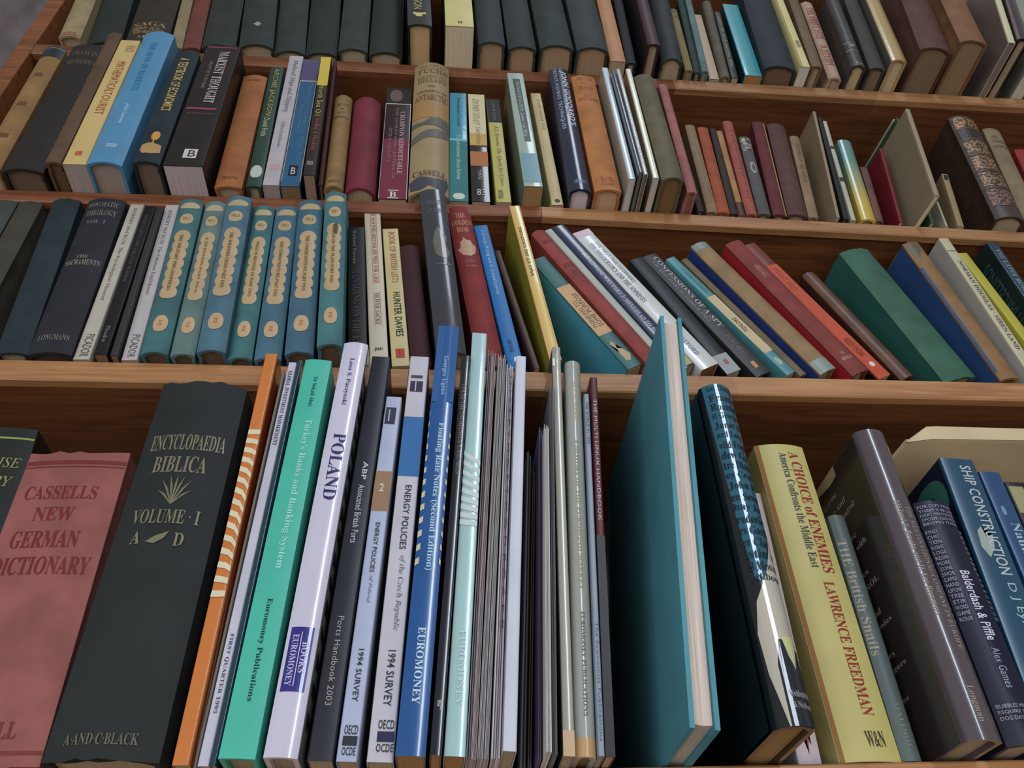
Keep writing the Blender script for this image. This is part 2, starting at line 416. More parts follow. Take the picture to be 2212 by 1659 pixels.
BOOKS = [
('hardback_book', 'H', -0.4298, -0.007, 2.2906, -5.18, 0, 0.0237, 0.23, 0.143, '8f7d55', 'old cream book with red lettering, first on the top shelf beside the wooden upright', 'books on the top shelf', {'bulge': 0.15}, (('T', 'THE', 0.2, 0.955, 0.8, 0.97, '8a3a28', 'r', 'h', 'title'), ('T', 'PRESS', 0.15, 0.975, 0.85, 0.99, '8a3a28', 'r', 'h', 'title'))),
('hardback_book', 'H', -0.3942, 0.0001, 2.2916, -6.49, 0, 0.0363, 0.24, 0.149, '1f2821', 'wide dark green book right of the cream one on the top shelf', 'books on the top shelf', {}, ()),
('hardback_book', 'H', -0.347, -0.0021, 2.2913, -4.44, 0, 0.0468, 0.24, 0.149, '2e2419', 'dark brown book with faded gilt ornament, top shelf, above the blue book', 'books on the top shelf', {}, (('T', 'SAGA', 0.1, 0.8, 0.9, 0.84, '8a7644', 'b', 'h', 'title'), ('P', ((0.1, 0.85), (0.35, 0.84), (0.5, 0.86), (0.7, 0.845), (0.9, 0.87), (0.85, 0.91), (0.6, 0.93), (0.4, 0.915), (0.15, 0.92)), '6b5632', 'gilt_ornament'), ('T', 'MEN', 0.3, 0.94, 0.8, 0.965, '8a7644', 'b', 'h', 'title'))),
('hardback_book', 'H', -0.3117, -0.0025, 2.2902, -5.67, 0, 0.0135, 0.22, 0.136, '857453', 'narrow mottled tan book between the dark brown and the brick red book, top shelf', 'books on the top shelf', {}, ()),
('hardback_book', 'H', -0.2942, -0.0024, 2.2904, -5.22, 0, 0.0195, 0.22, 0.136, '6b3428', 'brick red narrow book on the top shelf left of the dark green set', 'books on the top shelf', {}, ()),
('hardback_book', 'H', -0.2633, -0.005, 2.2911, -4.75, 0, 0.0381, 0.25, 0.155, '262e27', 'first volume of the dark green set from the left, beside the brick red book', 'dark green uniform volumes on the top shelf', {}, ()),
('hardback_book', 'H', -0.22, -0.0075, 2.2915, -5.73, 0, 0.0392, 0.25, 0.155, '28312b', 'dark green volume with a small pale star near its foot', 'dark green uniform volumes on the top shelf', {}, (('P', ((0.44, 0.79), (0.5, 0.775), (0.56, 0.79), (0.62, 0.8), (0.56, 0.812), (0.5, 0.825), (0.44, 0.81), (0.36, 0.8)), '8f8f7a', 'star'),)),
('hardback_book', 'H', -0.182, -0.0026, 2.291, -4.66, 0, 0.036, 0.25, 0.155, '29322c', 'dark green volume directly right of the one with the star', 'dark green uniform volumes on the top shelf', {}, ()),
('hardback_book', 'H', -0.1444, -0.0024, 2.2907, -3.83, 0, 0.0373, 0.25, 0.155, '20281f', 'darkest green volume, fourth of the set on the top shelf', 'dark green uniform volumes on the top shelf', {}, ()),
('hardback_book', 'H', -0.1076, -0.0104, 2.2901, -2.17, 0, 0.0341, 0.25, 0.155, '2d3530', 'greyish green volume, fifth of the dark set on the top shelf', 'dark green uniform volumes on the top shelf', {}, ()),
('hardback_book', 'H', -0.0695, -0.0076, 2.29, -1.5, 0, 0.0394, 0.25, 0.155, '232b25', 'dark green volume just left of the black book with the yellow horned emblem', 'dark green uniform volumes on the top shelf', {}, ()),
('jacketed_hardback', 'J', -0.0288, -0.0474, 2.2902, -2.87, 0, 0.028, 0.22, 0.136, '17181a', 'black book with yellow horned emblem standing far forward on the top shelf', 'books on the top shelf', {'page': 'a88f66', 'bulge': 0.08}, (('T', 'RUSSON', 0.28, 0.62, 0.62, 0.83, 'b3a55a', 's', 'd', 'title'), ('P', ((0.22, 0.868), (0.3, 0.862), (0.36, 0.872), (0.64, 0.872), (0.7, 0.862), (0.8, 0.868), (0.74, 0.885), (0.62, 0.89), (0.6, 0.915), (0.55, 0.915), (0.53, 0.89), (0.47, 0.89), (0.45, 0.915), (0.38, 0.915), (0.38, 0.89), (0.26, 0.885)), 'c4b766', 'horned_emblem'))),
('paperback_book', 'P', 0.0171, -0.0501, 2.29, -1.66, 0, 0.0332, 0.2, 0.124, 'c2b570', 'thick cream paperback with a ring mark, beside the black one on the top shelf', 'books on the top shelf', {'page': 'b3a68c'}, (('E', 0.44, 0.935, 0.6, 0.965, '3a3226', 'ring_mark'), ('E', 0.48, 0.942, 0.56, 0.957, 'c2b570', 'ring_centre'), ('L', 'R', 0, 0, 1, 1, '2f3a2a', 'side_cover'))),
('hardback_book', 'H', 0.0557, -0.0293, 2.2899, -1.55, 0, 0.0318, 0.25, 0.155, '30373a', 'grey green volume right of the cream paperback on the top shelf', 'dark green uniform volumes on the top shelf', {'page': '8d7558'}, ()),
('hardback_book', 'H', 0.0924, -0.0254, 2.29, -1.85, 0, 0.0337, 0.25, 0.155, '2c3331', 'second grey green volume right of the cream paperback', 'dark green uniform volumes on the top shelf', {'page': '8d7558'}, ()),
('hardback_book', 'H', 0.1335, -0.0285, 2.2902, -1.91, 0, 0.0402, 0.25, 0.155, '28312d', 'dark volume third right of the cream paperback on the top shelf', 'dark green uniform volumes on the top shelf', {'page': '8d7558'}, ()),
('hardback_book', 'H', 0.1765, -0.029, 2.2898, -0.9, 0, 0.0382, 0.25, 0.155, '303738', 'bluish grey volume just left of the thin orange book', 'dark green uniform volumes on the top shelf', {'page': '8d7558'}, ()),
('paperback_book', 'P', 0.2092, -0.0187, 2.2896, 0.32, 0, 0.0194, 0.24, 0.149, 'a9703a', 'thin orange tan book, the only bright one among the dark volumes of the top shelf', 'books on the top shelf', {}, ()),
('hardback_book', 'H', 0.2262, -0.0161, 2.2897, 1.65, 0, 0.0117, 0.24, 0.149, '1c1e22', 'thin black book right of the orange tan one', 'books on the top shelf', {}, ()),
('jacketed_hardback', 'K', 0.2486, -0.0409, 2.2897, 1.52, 0, 0.0148, 0.23, 0.143, '3a1f22', 'dark maroon book standing forward on the top shelf', 'books on the top shelf', {}, (('L', 'R', 0, 0, 1, 1, '15161a', 'side_cover'),)),
('hardback_book', 'H', 0.2758, -0.0181, 2.2904, 3.89, 0, 0.0269, 0.24, 0.149, '2f3436', 'charcoal round-backed book right of the maroon one', 'books on the top shelf', {'bulge': 0.3}, ()),
('hardback_book', 'H', 0.2989, -0.0114, 2.2897, 2.74, 0, 0.0097, 0.1629, 0.101, '75683a', 'narrow olive yellow book on the top shelf', 'books on the top shelf', {}, (('T', 'FIELD', 0.2, 0.03, 0.8, 0.07, '4a3d20', 'b', 'h', 'title'), ('T', 'LIFE', 0.2, 0.12, 0.8, 0.16, '4a3d20', 'b', 'h', 'title'))),
('hardback_book', 'H', 0.3101, -0.009, 2.2898, 4.03, 0, 0.0089, 0.2, 0.124, '22332c', 'thin dark green book right of the olive yellow one', 'books on the top shelf', {}, ()),
('hardback_book', 'H', 0.3192, -0.0111, 2.2898, 4.28, 0, 0.0084, 0.2, 0.124, '54706c', 'thin grey teal book on the top shelf', 'books on the top shelf', {}, ()),
('paperback_book', 'P', 0.3332, -0.003, 2.2899, 3.4, 0, 0.0125, 0.1707, 0.106, 'ab9075', 'thin pinkish beige book with frayed foot on the top shelf', 'books on the top shelf', {}, ()),
('hardback_book', 'H', 0.347, -0.0031, 2.29, 4.76, 0, 0.0127, 0.2073, 0.129, '5a5243', 'grey olive round-topped book on the top shelf', 'books on the top shelf', {'bulge': 0.3}, ()),
('paperback_book', 'P', 0.3584, -0.0057, 2.2899, 4.65, 0, 0.0088, 0.178, 0.11, '24231e', 'narrow black book with fine pale lettering, left of the turquoise one, top shelf', 'books on the top shelf', {}, (('T', 'Captain the Sixth and One Man', 0.25, 0.04, 0.8, 0.85, 'a59a70', 'i', 'd', 'title'),)),
('glossy_paperback', 'G', 0.3812, -0.01, 2.2902, 3.59, 0, 0.0217, 0.1924, 0.119, '2b8f98', 'shiny turquoise paperback on the top shelf', 'books on the top shelf', {'page': '8d6238'}, (('L', 'R', 0, 0, 1, 1, '12343c', 'side_cover'),)),
('hardback_book', 'H', 0.4124, -0.018, 2.2912, 5.01, 0, 0.04, 0.24, 0.149, '232a30', 'dark navy book with brown page edges, right of the turquoise paperback', 'books on the top shelf', {'page': '5f4a38'}, ()),
('glossy_paperback', 'G', 0.4417, -0.0255, 2.29, 4.28, 0, 0.0124, 0.22, 0.136, 'c9c07e', 'glossy white and yellow book with a maroon cover edge on the top shelf', 'books on the top shelf', {'page': 'b0aaa8'}, (('R', 0, 0, 0.25, 1, 'a3903a', 'yellow_edge'), ('T', 'BRIDE', 0.45, 0.7, 0.85, 0.78, '3a3524', 's', 'd', 'title'))),
('hardback_book', 'H', 0.4566, -0.0251, 2.2902, 6.16, 0, 0.0133, 0.21, 0.13, '6d563c', 'worn brown book between the glossy white and the red lettered one', 'books on the top shelf', {}, ()),
('hardback_book', 'H', 0.4854, -0.0098, 2.2904, 6.03, 0, 0.0167, 0.2103, 0.13, 'a88870', 'cream pink spine with red block lettering on the top shelf', 'books on the top shelf', {'bulge': 0.2}, (('T', 'THE SHIRT SIZE', 0.2, 0.08, 0.85, 0.52, '8a2f33', 'b', 'd', 'title'), ('T', 'A STUDY', 0.2, 0.6, 0.8, 0.86, '8a2f33', 'b', 'd', 'title'))),
('leather_book', 'L', 0.5095, -0.0262, 2.2907, 7.28, 0, 0.0185, 0.2, 0.124, '3b3733', 'dark glossy grey book with raised spine bands on the top shelf', 'books on the top shelf', {'page': 'a3906c', 'bulge': 0.25}, (('R', 0, 0.7, 1, 0.708, '8f8a80', 'raised_band'), ('R', 0, 0.8, 1, 0.808, '8f8a80', 'raised_band'), ('T', 'W', 0.3, 0.73, 0.7, 0.76, 'b5b2a8', 'b', 'h', 'title'), ('T', 'Co', 0.3, 0.955, 0.7, 0.98, 'a8a59a', 'b', 'h', 'title'))),
('hardback_book', 'H', 0.5341, -0.026, 2.2909, 8.16, 0, 0.0201, 0.21, 0.13, '3a3733', 'plain dark grey book right of the banded one on the top shelf', 'books on the top shelf', {'page': '6a5a46'}, ()),
('jacketed_hardback', 'J', 0.5567, -0.0384, 2.2908, 7.83, 0, 0.0187, 0.22, 0.136, 'a98c52', 'yellowed cream book with grey side cover on the top shelf', 'books on the top shelf', {'page': 'a89878'}, (('L', 'R', 0, 0, 1, 1, '4a4b44', 'side_cover'),)),
('hardback_book', 'H', 0.5977, -0.052, 2.2931, 10.79, 0, 0.0386, 0.24, 0.149, '553227', 'wide maroon brown book with rough page edges, top shelf right side', 'books on the top shelf', {'page': '6a5844'}, ()),
('hardback_book', 'H', 0.6399, -0.0649, 2.2925, 10.36, 0, 0.0331, 0.24, 0.149, '7d5230', 'orange brown round-backed book, top shelf right side', 'books on the top shelf', {'page': '7b6347'}, ()),
('paperback_book', 'P', 0.6857, -0.0706, 2.2906, 16.64, 0, 0.0078, 0.24, 0.149, 'c4bc94', 'large mauve grey book standing forward with cream spine, top shelf right side', 'books on the top shelf', {'page': '6a5c56'}, (('L', 'R', 0, 0, 1, 1, '75675f', 'side_cover'),)),
('jacketed_hardback', 'J', 0.6989, -0.0738, 2.2916, 17.15, 0, 0.0139, 0.24, 0.149, '191718', 'black book with a pink edge at the right end of the top shelf', 'books on the top shelf', {}, (('R', 0.0, 0, 0.18, 1, '6e3a45', 'pink_edge'),)),
('paperback_book', 'P', 0.7323, -0.057, 2.2915, 15.89, 0, 0.0143, 0.24, 0.149, '8e8c7c', 'pale book at the far right end of the top shelf', 'books on the top shelf', {'page': 'a5a08d'}, ()),
('hardback_book', 'H', -0.4203, -0.0182, 2.0182, -1.68, 0, 0.0222, 0.2263, 0.14, '8a6534', 'old tan leather book leaning against the upright at the left end of the second shelf', 'books on the second shelf from the top', {'bulge': 0.2}, (('R', 0, 0, 1, 0.1, '1a2826', 'dark_head_panel'), ('R', 0, 0.012, 1, 0.02, '5f6f66', 'pale_rule'), ('R', 0.3, 0.25, 0.7, 0.28, '5d4020', 'ornament'), ('R', 0.3, 0.5, 0.7, 0.53, '5d4020', 'ornament'), ('R', 0.3, 0.75, 0.7, 0.78, '5d4020', 'ornament'))),
('hardback_book', 'H', -0.3885, -0.0181, 2.0186, -0.94, 0, 0.037, 0.2338, 0.145, '241c18', 'very wide dark brown book, second from the left on the second shelf', 'books on the second shelf from the top', {'page': '5c4a3a', 'bulge': 0.12}, (('T', 'FRANCIS', 0.15, 0.06, 0.85, 0.1, '5a4a38', 'r', 'h', 'title'), ('T', 'MEMOIRS', 0.1, 0.14, 0.9, 0.18, '5a4a38', 'r', 'h', 'title'))),
('hardback_book', 'H', -0.358, -0.0297, 2.0189, -1.64, 0, 0.0139, 0.2455, 0.152, '5a412c', 'slim plain brown book left of the yellow spine', 'books on the second shelf from the top', {'page': '5a4330'}, ()),
('paperback_book', 'P', -0.3394, -0.0299, 2.0193, -1.7, 0, 0.0206, 0.2332, 0.145, 'bca15f', 'yellow paperback titled Mathematical Tourist in red', 'books on the second shelf from the top', {'page': '8d817c'}, (('T', 'MATHEMATICAL', 0.36, 0.2, 0.78, 0.46, '9a3f20', 's', 'd', 'title'), ('T', 'TOURIST', 0.36, 0.46, 0.78, 0.64, '9a3f20', 's', 'd', 'title'), ('T', 'IVARS PETERSON', 0.45, 0.05, 0.9, 0.11, '8a6a30', 's', 'h', 'title'), ('R', 0.35, 0.91, 0.65, 0.94, 'b5532a', 'red_mark'))),
('jacketed_hardback', 'K', -0.3128, -0.0292, 2.0198, -1.37, 0, 0.032, 0.249, 0.154, '437fa3', 'bright blue jacketed hardback with navy boards on the second shelf', 'books on the second shelf from the top', {'page': '85796f'}, (('T', 'THE MIND OF MARKETS', 0.42, 0.1, 0.62, 0.5, '2a6a94', 'r', 'd', 'title'), ('T', 'John Lawson', 0.45, 0.6, 0.58, 0.74, 'a8c6d2', 'r', 'd', 'title'), ('T', 'OXFORD', 0.4, 0.88, 0.7, 0.905, 'a8c6d2', 'r', 'h', 'title'))),
('hardback_book', 'H', -0.2747, -0.0322, 2.0203, -1.07, 0, 0.0251, 0.2064, 0.128, '16262b', 'navy hardback textbook with ochre emblem on the second shelf', 'books on the second shelf from the top', {'page': '5e4f42'}, (('T', 'A TEXTBOOK OF ECONOMICS', 0.34, 0.08, 0.72, 0.58, 'b59a4c', 'S', 'd', 'title'), ('E', 0.38, 0.76, 0.7, 0.83, 'b9841f', 'ochre_globe'), ('P', ((0.14, 0.86), (0.42, 0.85), (0.85, 0.865), (0.88, 0.92), (0.6, 0.935), (0.25, 0.93), (0.12, 0.9)), 'a9824a', 'ochre_panel'), ('R', 0.5, 0.82, 0.56, 0.86, 'b9841f', 'globe_stem'))),
('paperback_book', 'P', -0.2416, -0.0323, 2.0208, -0.66, 0, 0.0366, 0.2273, 0.141, '1d1412', 'thick black paperback titled Marxist Thought in white', 'books on the second shelf from the top', {'page': '9c8f92'}, (('R', 0.06, 0.015, 0.9, 0.025, '8a2f52', 'crimson_rule'), ('T', 'MARXIST THOUGHT', 0.46, 0.06, 0.74, 0.52, 'b5a29a', 'b', 'd', 'title'), ('T', 'FROM TITO TO MAO', 0.26, 0.16, 0.36, 0.4, '8a7470', 's', 'd', 'title'), ('R', 0.08, 0.56, 0.88, 0.575, '8a2f52', 'crimson_rule'), ('T', 'An original anthology', 0.12, 0.6, 0.85, 0.615, '7a5a5a', 'i', 'h', 'title'), ('R', 0.42, 0.88, 0.76, 0.945, 'b5aeae', 'publisher_mark'), ('T', 'B', 0.54, 0.89, 0.72, 0.935, '1d1412', 's', 'h', 'publisher_letter'))),
('hardback_book', 'H', -0.2045, -0.0078, 2.0216, -1.65, 0, 0.0257, 0.2065, 0.128, '9a5c28', 'orange brown book right of the thick black paperback', 'books on the second shelf from the top', {'bulge': 0.1}, (('T', 'ROBERT', 0.2, 0.04, 0.8, 0.06, '6d3a18', 'r', 'h', 'title'), ('T', 'PHOENIX', 0.2, 0.92, 0.8, 0.94, '6d3a18', 'r', 'h', 'title'))),
('jacketed_hardback', 'K', -0.1802, -0.0107, 2.0219, -2.15, 0, 0.0141, 0.2236, 0.139, '1e3a2c', 'dark green narrow cricket biography with gold lettering', 'books on the second shelf from the top', {'bulge': 0.1}, (('T', 'ARCHIE JACKSON', 0.25, 0.02, 0.75, 0.45, 'a68f3e', 's', 'd', 'title'), ('T', 'David Frith', 0.3, 0.47, 0.7, 0.62, 'b5b59a', 's', 'd', 'title'), ('E', 0.1, 0.85, 0.9, 0.94, 'a9b0a5', 'white_oval'))),
('paperback_book', 'P', -0.1637, -0.0139, 2.022, -1.39, 0, 0.0154, 0.2463, 0.153, 'a59ea3', 'white paperback titled Medieval Ships and Shipping', 'books on the second shelf from the top', {'page': '857a7a'}, (('T', 'Medieval Ships and Shipping', 0.3, 0.04, 0.75, 0.48, '57524e', 'i', 'd', 'title'), ('T', 'Gillian Hutchinson', 0.4, 0.55, 0.65, 0.74, '8a8480', 'r', 'd', 'title'), ('R', 0.25, 0.86, 0.8, 0.9, 'b5908e', 'pink_mark'))),
('paperback_book', 'P', -0.1455, -0.0132, 2.0224, -1.42, 0, 0.0187, 0.2402, 0.149, '1f5275', 'blue paperback with a violet top and white outline', 'books on the second shelf from the top', {'page': '6b5540'}, (('R', 0.0, 0, 1, 0.19, '4a4668', 'violet_panel'), ('R', 0, 0.19, 1, 0.198, 'a5a48e', 'white_rule'), ('R', 0, 0.19, 0.04, 0.97, 'a5a48e', 'white_rule'), ('R', 0.95, 0.19, 1, 0.97, 'a5a48e', 'white_rule'), ('T', 'THE ENGLISH COMMERCIAL REVOLUTION', 0.6, 0.22, 0.78, 0.85, '3f7d9c', 's', 'd', 'title'), ('T', 'ENGELMAN', 0.35, 0.4, 0.5, 0.62, '3f7d9c', 's', 'd', 'title'), ('R', 0.3, 0.86, 0.75, 0.93, '0f1a24', 'black_mark'), ('T', 'B', 0.42, 0.875, 0.65, 0.92, 'b0b8b8', 's', 'h', 'publisher_letter'))),
('paperback_book', 'P', -0.1262, -0.0271, 2.0226, -1.61, 0, 0.0111, 0.2224, 0.138, '251e18', 'black paperback on North Sea oil with a yellow top', 'books on the second shelf from the top', {'page': '7d6656'}, (('R', 0, 0, 1, 0.27, 'c4a823', 'yellow_panel'), ('T', 'North Sea Oil', 0.25, 0.27, 0.75, 0.54, 'a8a04a', 's', 'd', 'title'), ('T', 'Hedley & Hockley', 0.25, 0.56, 0.75, 0.82, 'a5442e', 's', 'd', 'title'), ('T', 'PENGUIN', 0.2, 0.9, 0.7, 0.93, 'b0aba0', 's', 'h', 'title'))),
('hardback_book', 'H', -0.1164, -0.0158, 2.0227, -2.11, 0, 0.004, 0.237, 0.147, '4a1c17', 'very thin dark red book between the yellow topped paperback and the tan book', 'books on the second shelf from the top', {}, ()),
('hardback_book', 'H', -0.1046, -0.0097, 2.0231, -1.6, 0, 0.0189, 0.1647, 0.102, '8a6a3c', 'tan round-backed book with brown lettering left of the crimson book', 'books on the second shelf from the top', {'bulge': 0.3}, (('T', 'THEY CAME', 0.2, 0.1, 0.85, 0.13, '54351c', 'r', 'h', 'title'), ('T', 'AND', 0.4, 0.16, 0.65, 0.18, '54351c', 'r', 'h', 'title'), ('T', 'KATE', 0.3, 0.2, 0.7, 0.225, '54351c', 'b', 'h', 'title'), ('T', 'ROBERTSON', 0.1, 0.25, 0.9, 0.275, '54351c', 'r', 'h', 'title'), ('T', 'SKEFF', 0.25, 0.94, 0.8, 0.965, '54351c', 'r', 'h', 'title'))),
('hardback_book', 'H', -0.0797, -0.0051, 2.0236, -1.41, 0, 0.0302, 0.1654, 0.103, '701f2c', 'plain crimson cloth book with rounded back on the second shelf', 'books on the second shelf from the top', {'bulge': 0.28}, ()),
('paperback_book', 'P', -0.0479, -0.0018, 2.0239, -0.67, 0, 0.0285, 0.2073, 0.129, '2a1418', 'dark paperback about a champion with white-lined spine and photograph at the head', 'books on the second shelf from the top', {}, (('R', 0.02, 0, 0.98, 0.155, '1c1512', 'dark_photo_panel'), ('E', 0.15, 0.02, 0.65, 0.14, '5c4a42', 'pale_oval_in_photo'), ('R', 0, 0.16, 1, 0.167, 'b5aaa8', 'white_rule'), ('R', 0, 0.16, 0.03, 1, '9a8f90', 'white_rule'), ('R', 0.965, 0.16, 1, 1, 'b5aaa8', 'white_rule'), ('R', 0.03, 0.5, 0.965, 1, '6b1c30', 'crimson_panel'), ('T', 'CHAMPION REDOUBTABLE', 0.6, 0.24, 0.78, 0.8, 'a88f92', 'r', 'd', 'title'), ('T', 'THE DIARIES AND LETTERS OF', 0.42, 0.2, 0.52, 0.84, '8a6a70', 's', 'd', 'title'), ('T', 'EDITED BY MARK POTTLE', 0.2, 0.4, 0.32, 0.7, '8a6a70', 's', 'd', 'title'), ('R', 0.32, 0.93, 0.7, 0.935, 'c0b8b8', 'white_rule'), ('T', 'B', 0.38, 0.945, 0.62, 0.985, 'c0b8b8', 'b', 'h', 'publisher_letter'), ('R', 0.32, 0.99, 0.7, 0.996, 'c0b8b8', 'white_rule'))),
('jacketed_hardback', 'K', -0.0125, -0.0049, 2.0244, -0.38, 0, 0.0398, 0.2485, 0.154, '8f7a52', 'tall tan expedition book with grey mountain drawing and brown capitals', 'books on the second shelf from the top', {'bulge': 0.2}, (('T', 'SIR VIVIAN', 0.15, 0.02, 0.9, 0.045, '7a5f3c', 'r', 'h', 'title'), ('T', 'FUCHS', 0.1, 0.055, 0.95, 0.095, '6b4f30', 'b', 'h', 'title'), ('T', 'SIR EDMUND', 0.1, 0.115, 0.9, 0.135, '7a5f3c', 'r', 'h', 'title'), ('T', 'HILLARY', 0.1, 0.14, 0.95, 0.175, '6b4f30', 'b', 'h', 'title'), ('T', 'THE', 0.4, 0.205, 0.62, 0.22, '6b3a20', 'r', 'h', 'title'), ('T', 'CROSSING OF', 0.1, 0.245, 0.95, 0.265, '6b3a20', 'r', 'h', 'title'), ('T', 'ANTARCTIC', 0.05, 0.28, 0.97, 0.33, '7d3c1c', 'b', 'h', 'title'), ('R', 0.0, 0.34, 1, 0.47, '97713a', 'ochre_band'), ('P', ((0, 0.5), (0.3, 0.505), (0.5, 0.475), (0.7, 0.46), (1, 0.48), (1, 0.55), (0.6, 0.53), (0.3, 0.53), (0, 0.54)), '55504a', 'grey_mountain'), ('P', ((0, 0.61), (0.35, 0.575), (0.6, 0.56), (1, 0.55), (1, 0.6), (0.7, 0.62), (0.4, 0.625), (0.1, 0.65), (0, 0.66)), '5a554e', 'grey_mountain'), ('T', 'CASSELL', 0.08, 0.86, 0.95, 0.895, '4a4238', 'r', 'h', 'title'), ('P', ((0, 0.92), (0.25, 0.9), (0.6, 0.915), (0.95, 0.9), (1, 0.93), (0.9, 0.99), (0.5, 0.96), (0.3, 0.99), (0.05, 0.98)), '3c3f48', 'blue_smudge'))),
('glossy_paperback', 'G', 0.0175, -0.0019, 2.0248, -0.21, 0, 0.0195, 0.2024, 0.125, '1f7f94', 'turquoise paperback beside the tall tan expedition book', 'books on the second shelf from the top', {}, (('R', 0, 0.46, 1, 0.475, '5fb0b4', 'light_streak'), ('R', 0, 0.48, 1, 1, '1a6a6c', 'teal_panel'), ('T', 'European Coasts', 0.4, 0.05, 0.62, 0.34, '14506a', 'r', 'd', 'title'), ('T', 'The International African Reform', 0.4, 0.42, 0.62, 0.82, '8fb8b0', 'r', 'd', 'title'), ('E', 0.2, 0.935, 0.82, 0.985, 'b8bfae', 'white_oval'))),
('glossy_paperback', 'G', 0.0398, -0.0024, 2.0252, -0.65, 0, 0.0189, 0.2001, 0.124, '1b1712', 'glossy paperback with cream top, sunset band and black foot', 'books on the second shelf from the top', {}, (('R', 0, 0, 1, 0.4, 'c2b68a', 'cream_panel'), ('R', 0, 0.4, 1, 0.51, 'b5943c', 'yellow_panel'), ('R', 0, 0.51, 1, 0.525, '5e2f18', 'brown_rule'), ('R', 0, 0.57, 1, 0.7, 'a05f24', 'sunset_band'), ('T', 'DOMESDAY', 0.25, 0.05, 0.65, 0.32, '8a7f68', 'i', 'd', 'title'), ('T', 'A Search for the Roots', 0.3, 0.33, 0.7, 0.5, '8a7f68', 'i', 'd', 'title'), ('T', 'HARE', 0.4, 0.74, 0.7, 0.82, '9a9a90', 's', 'd', 'title'), ('T', '83', 0.3, 0.9, 0.75, 0.95, 'b5b5b0', 's', 'h', 'publisher_letter'))),
('paperback_book', 'P', 0.0627, -0.0026, 2.0257, -1.85, 0, 0.0151, 0.1907, 0.118, 'a8a04e', 'yellow paperback with a black top, left of the silvery green one', 'books on the second shelf from the top', {}, (('R', 0, 0, 1, 0.25, '17150f', 'black_panel'), ('T', 'Lives & Letters', 0.4, 0.03, 0.65, 0.23, '6a6a5e', 'i', 'd', 'title'), ('T', 'A.J. Symons The Quest for Corvo', 0.3, 0.28, 0.72, 0.86, '6b6428', 'i', 'd', 'title'), ('T', 'PENGUIN', 0.15, 0.9, 0.5, 0.97, '1a1812', 's', 'u', 'title'))),
('glossy_paperback', 'G', 0.0904, -0.0226, 2.0263, -2.35, 0, 0.0186, 0.215, 0.133, '8fa294', 'silvery green glossy paperback standing forward with brown pages', 'books on the second shelf from the top', {'page': '8a6a42'}, (('P', ((0.28, 0.06), (0.72, 0.06), (0.78, 0.64), (0.42, 0.64)), '2a3230', 'dark_title_panel'), ('T', 'TRANSFORMATION James Lee Mise', 0.4, 0.08, 0.66, 0.6, '8aa09a', 'b', 'd', 'title'), ('R', 0.05, 0.74, 0.95, 0.97, '4f7f8a', 'blue_foot_panel'), ('L', 'R', 0, 0, 1, 1, '7a8570', 'side_cover'))),
('paperback_book', 'P', 0.1169, -0.0017, 2.0261, -2.64, 0, 0.0121, 0.2102, 0.13, 'bda873', 'thin cream paperback with a small black spot at its foot', 'books on the second shelf from the top', {}, (('T', 'JOHN WAIN THE', 0.4, 0.06, 0.75, 0.36, '8a7a48', 's', 'd', 'title'), ('E', 0.3, 0.955, 0.75, 0.985, '1a1812', 'black_spot'))),
('jacketed_hardback', 'J', 0.1379, -0.0176, 2.0256, -0.95, 0, 0.0225, 0.234, 0.145, '161d38', 'navy angling book titled with white slanting capitals', 'books on the second shelf from the top', {'page': 'b5a8b0', 'bulge': 0.2}, (('T', "JOHN GODDARD'S", 0.48, 0.03, 0.86, 0.51, 'c8ccd4', 'S', 'd', 'title'), ('T', 'TROUT-FISHING TECHNIQUES', 0.14, 0.0, 0.34, 0.54, 'a8afc0', 's', 'd', 'title'), ('T', 'A&C BLACK', 0.25, 0.93, 0.8, 0.955, '8a90a0', 's', 'h', 'title'))),
('hardback_book', 'H', 0.1652, -0.0199, 2.0251, -1.1, 0, 0.0273, 0.219, 0.136, 'a8682d', 'orange book with faint brown capitals right of the navy angling book', 'books on the second shelf from the top', {'page': 'a8886a', 'bulge': 0.12}, (('T', 'FIRE UNDER', 0.2, 0.02, 0.85, 0.05, '8a4420', 'b', 'h', 'title'), ('T', 'THE', 0.3, 0.07, 0.6, 0.09, '8a4420', 'b', 'h', 'title'), ('T', 'SEA WIND', 0.2, 0.11, 0.8, 0.14, '8a4420', 'b', 'h', 'title'), ('T', 'ERIC', 0.35, 0.19, 0.65, 0.21, '8a4420', 'b', 'h', 'title'), ('T', 'BOYD ROSE', 0.1, 0.22, 0.9, 0.25, '8a4420', 'b', 'h', 'title'), ('T', 'BATE', 0.3, 0.9, 0.75, 0.93, '8a4420', 'b', 'h', 'title'), ('T', 'CARD', 0.3, 0.945, 0.75, 0.965, '8a4420', 'b', 'h', 'title'))),
('glossy_paperback', 'G', 0.1861, -0.0376, 2.0245, -0.68, 0, 0.007, 0.2128, 0.132, 'a9b6bd', 'white paperback with mirror-like silver spine standing forward', 'books on the second shelf from the top', {'page': 'a8a098'}, (('L', 'R', 0, 0, 1, 1, '9a9a8e', 'side_cover'),)),
('glossy_paperback', 'G', 0.1932, -0.0456, 2.0244, -1.07, 0, 0.004, 0.1948, 0.121, '363f4a', 'thin shiny dark booklet right of the silver spined paperback', 'books on the second shelf from the top', {'page': '5f5446'}, ()),
('glossy_paperback', 'G', 0.1985, -0.0438, 2.0242, -0.62, 0, 0.0042, 0.2004, 0.124, 'a5a8a5', 'thin shiny pale booklet with broken lettering', 'books on the second shelf from the top', {'page': '5f5446'}, (('T', 'LA MAISON DES BOIS', 0.2, 0.3, 0.8, 0.9, '3a3230', 's', 'd', 'title'),)),
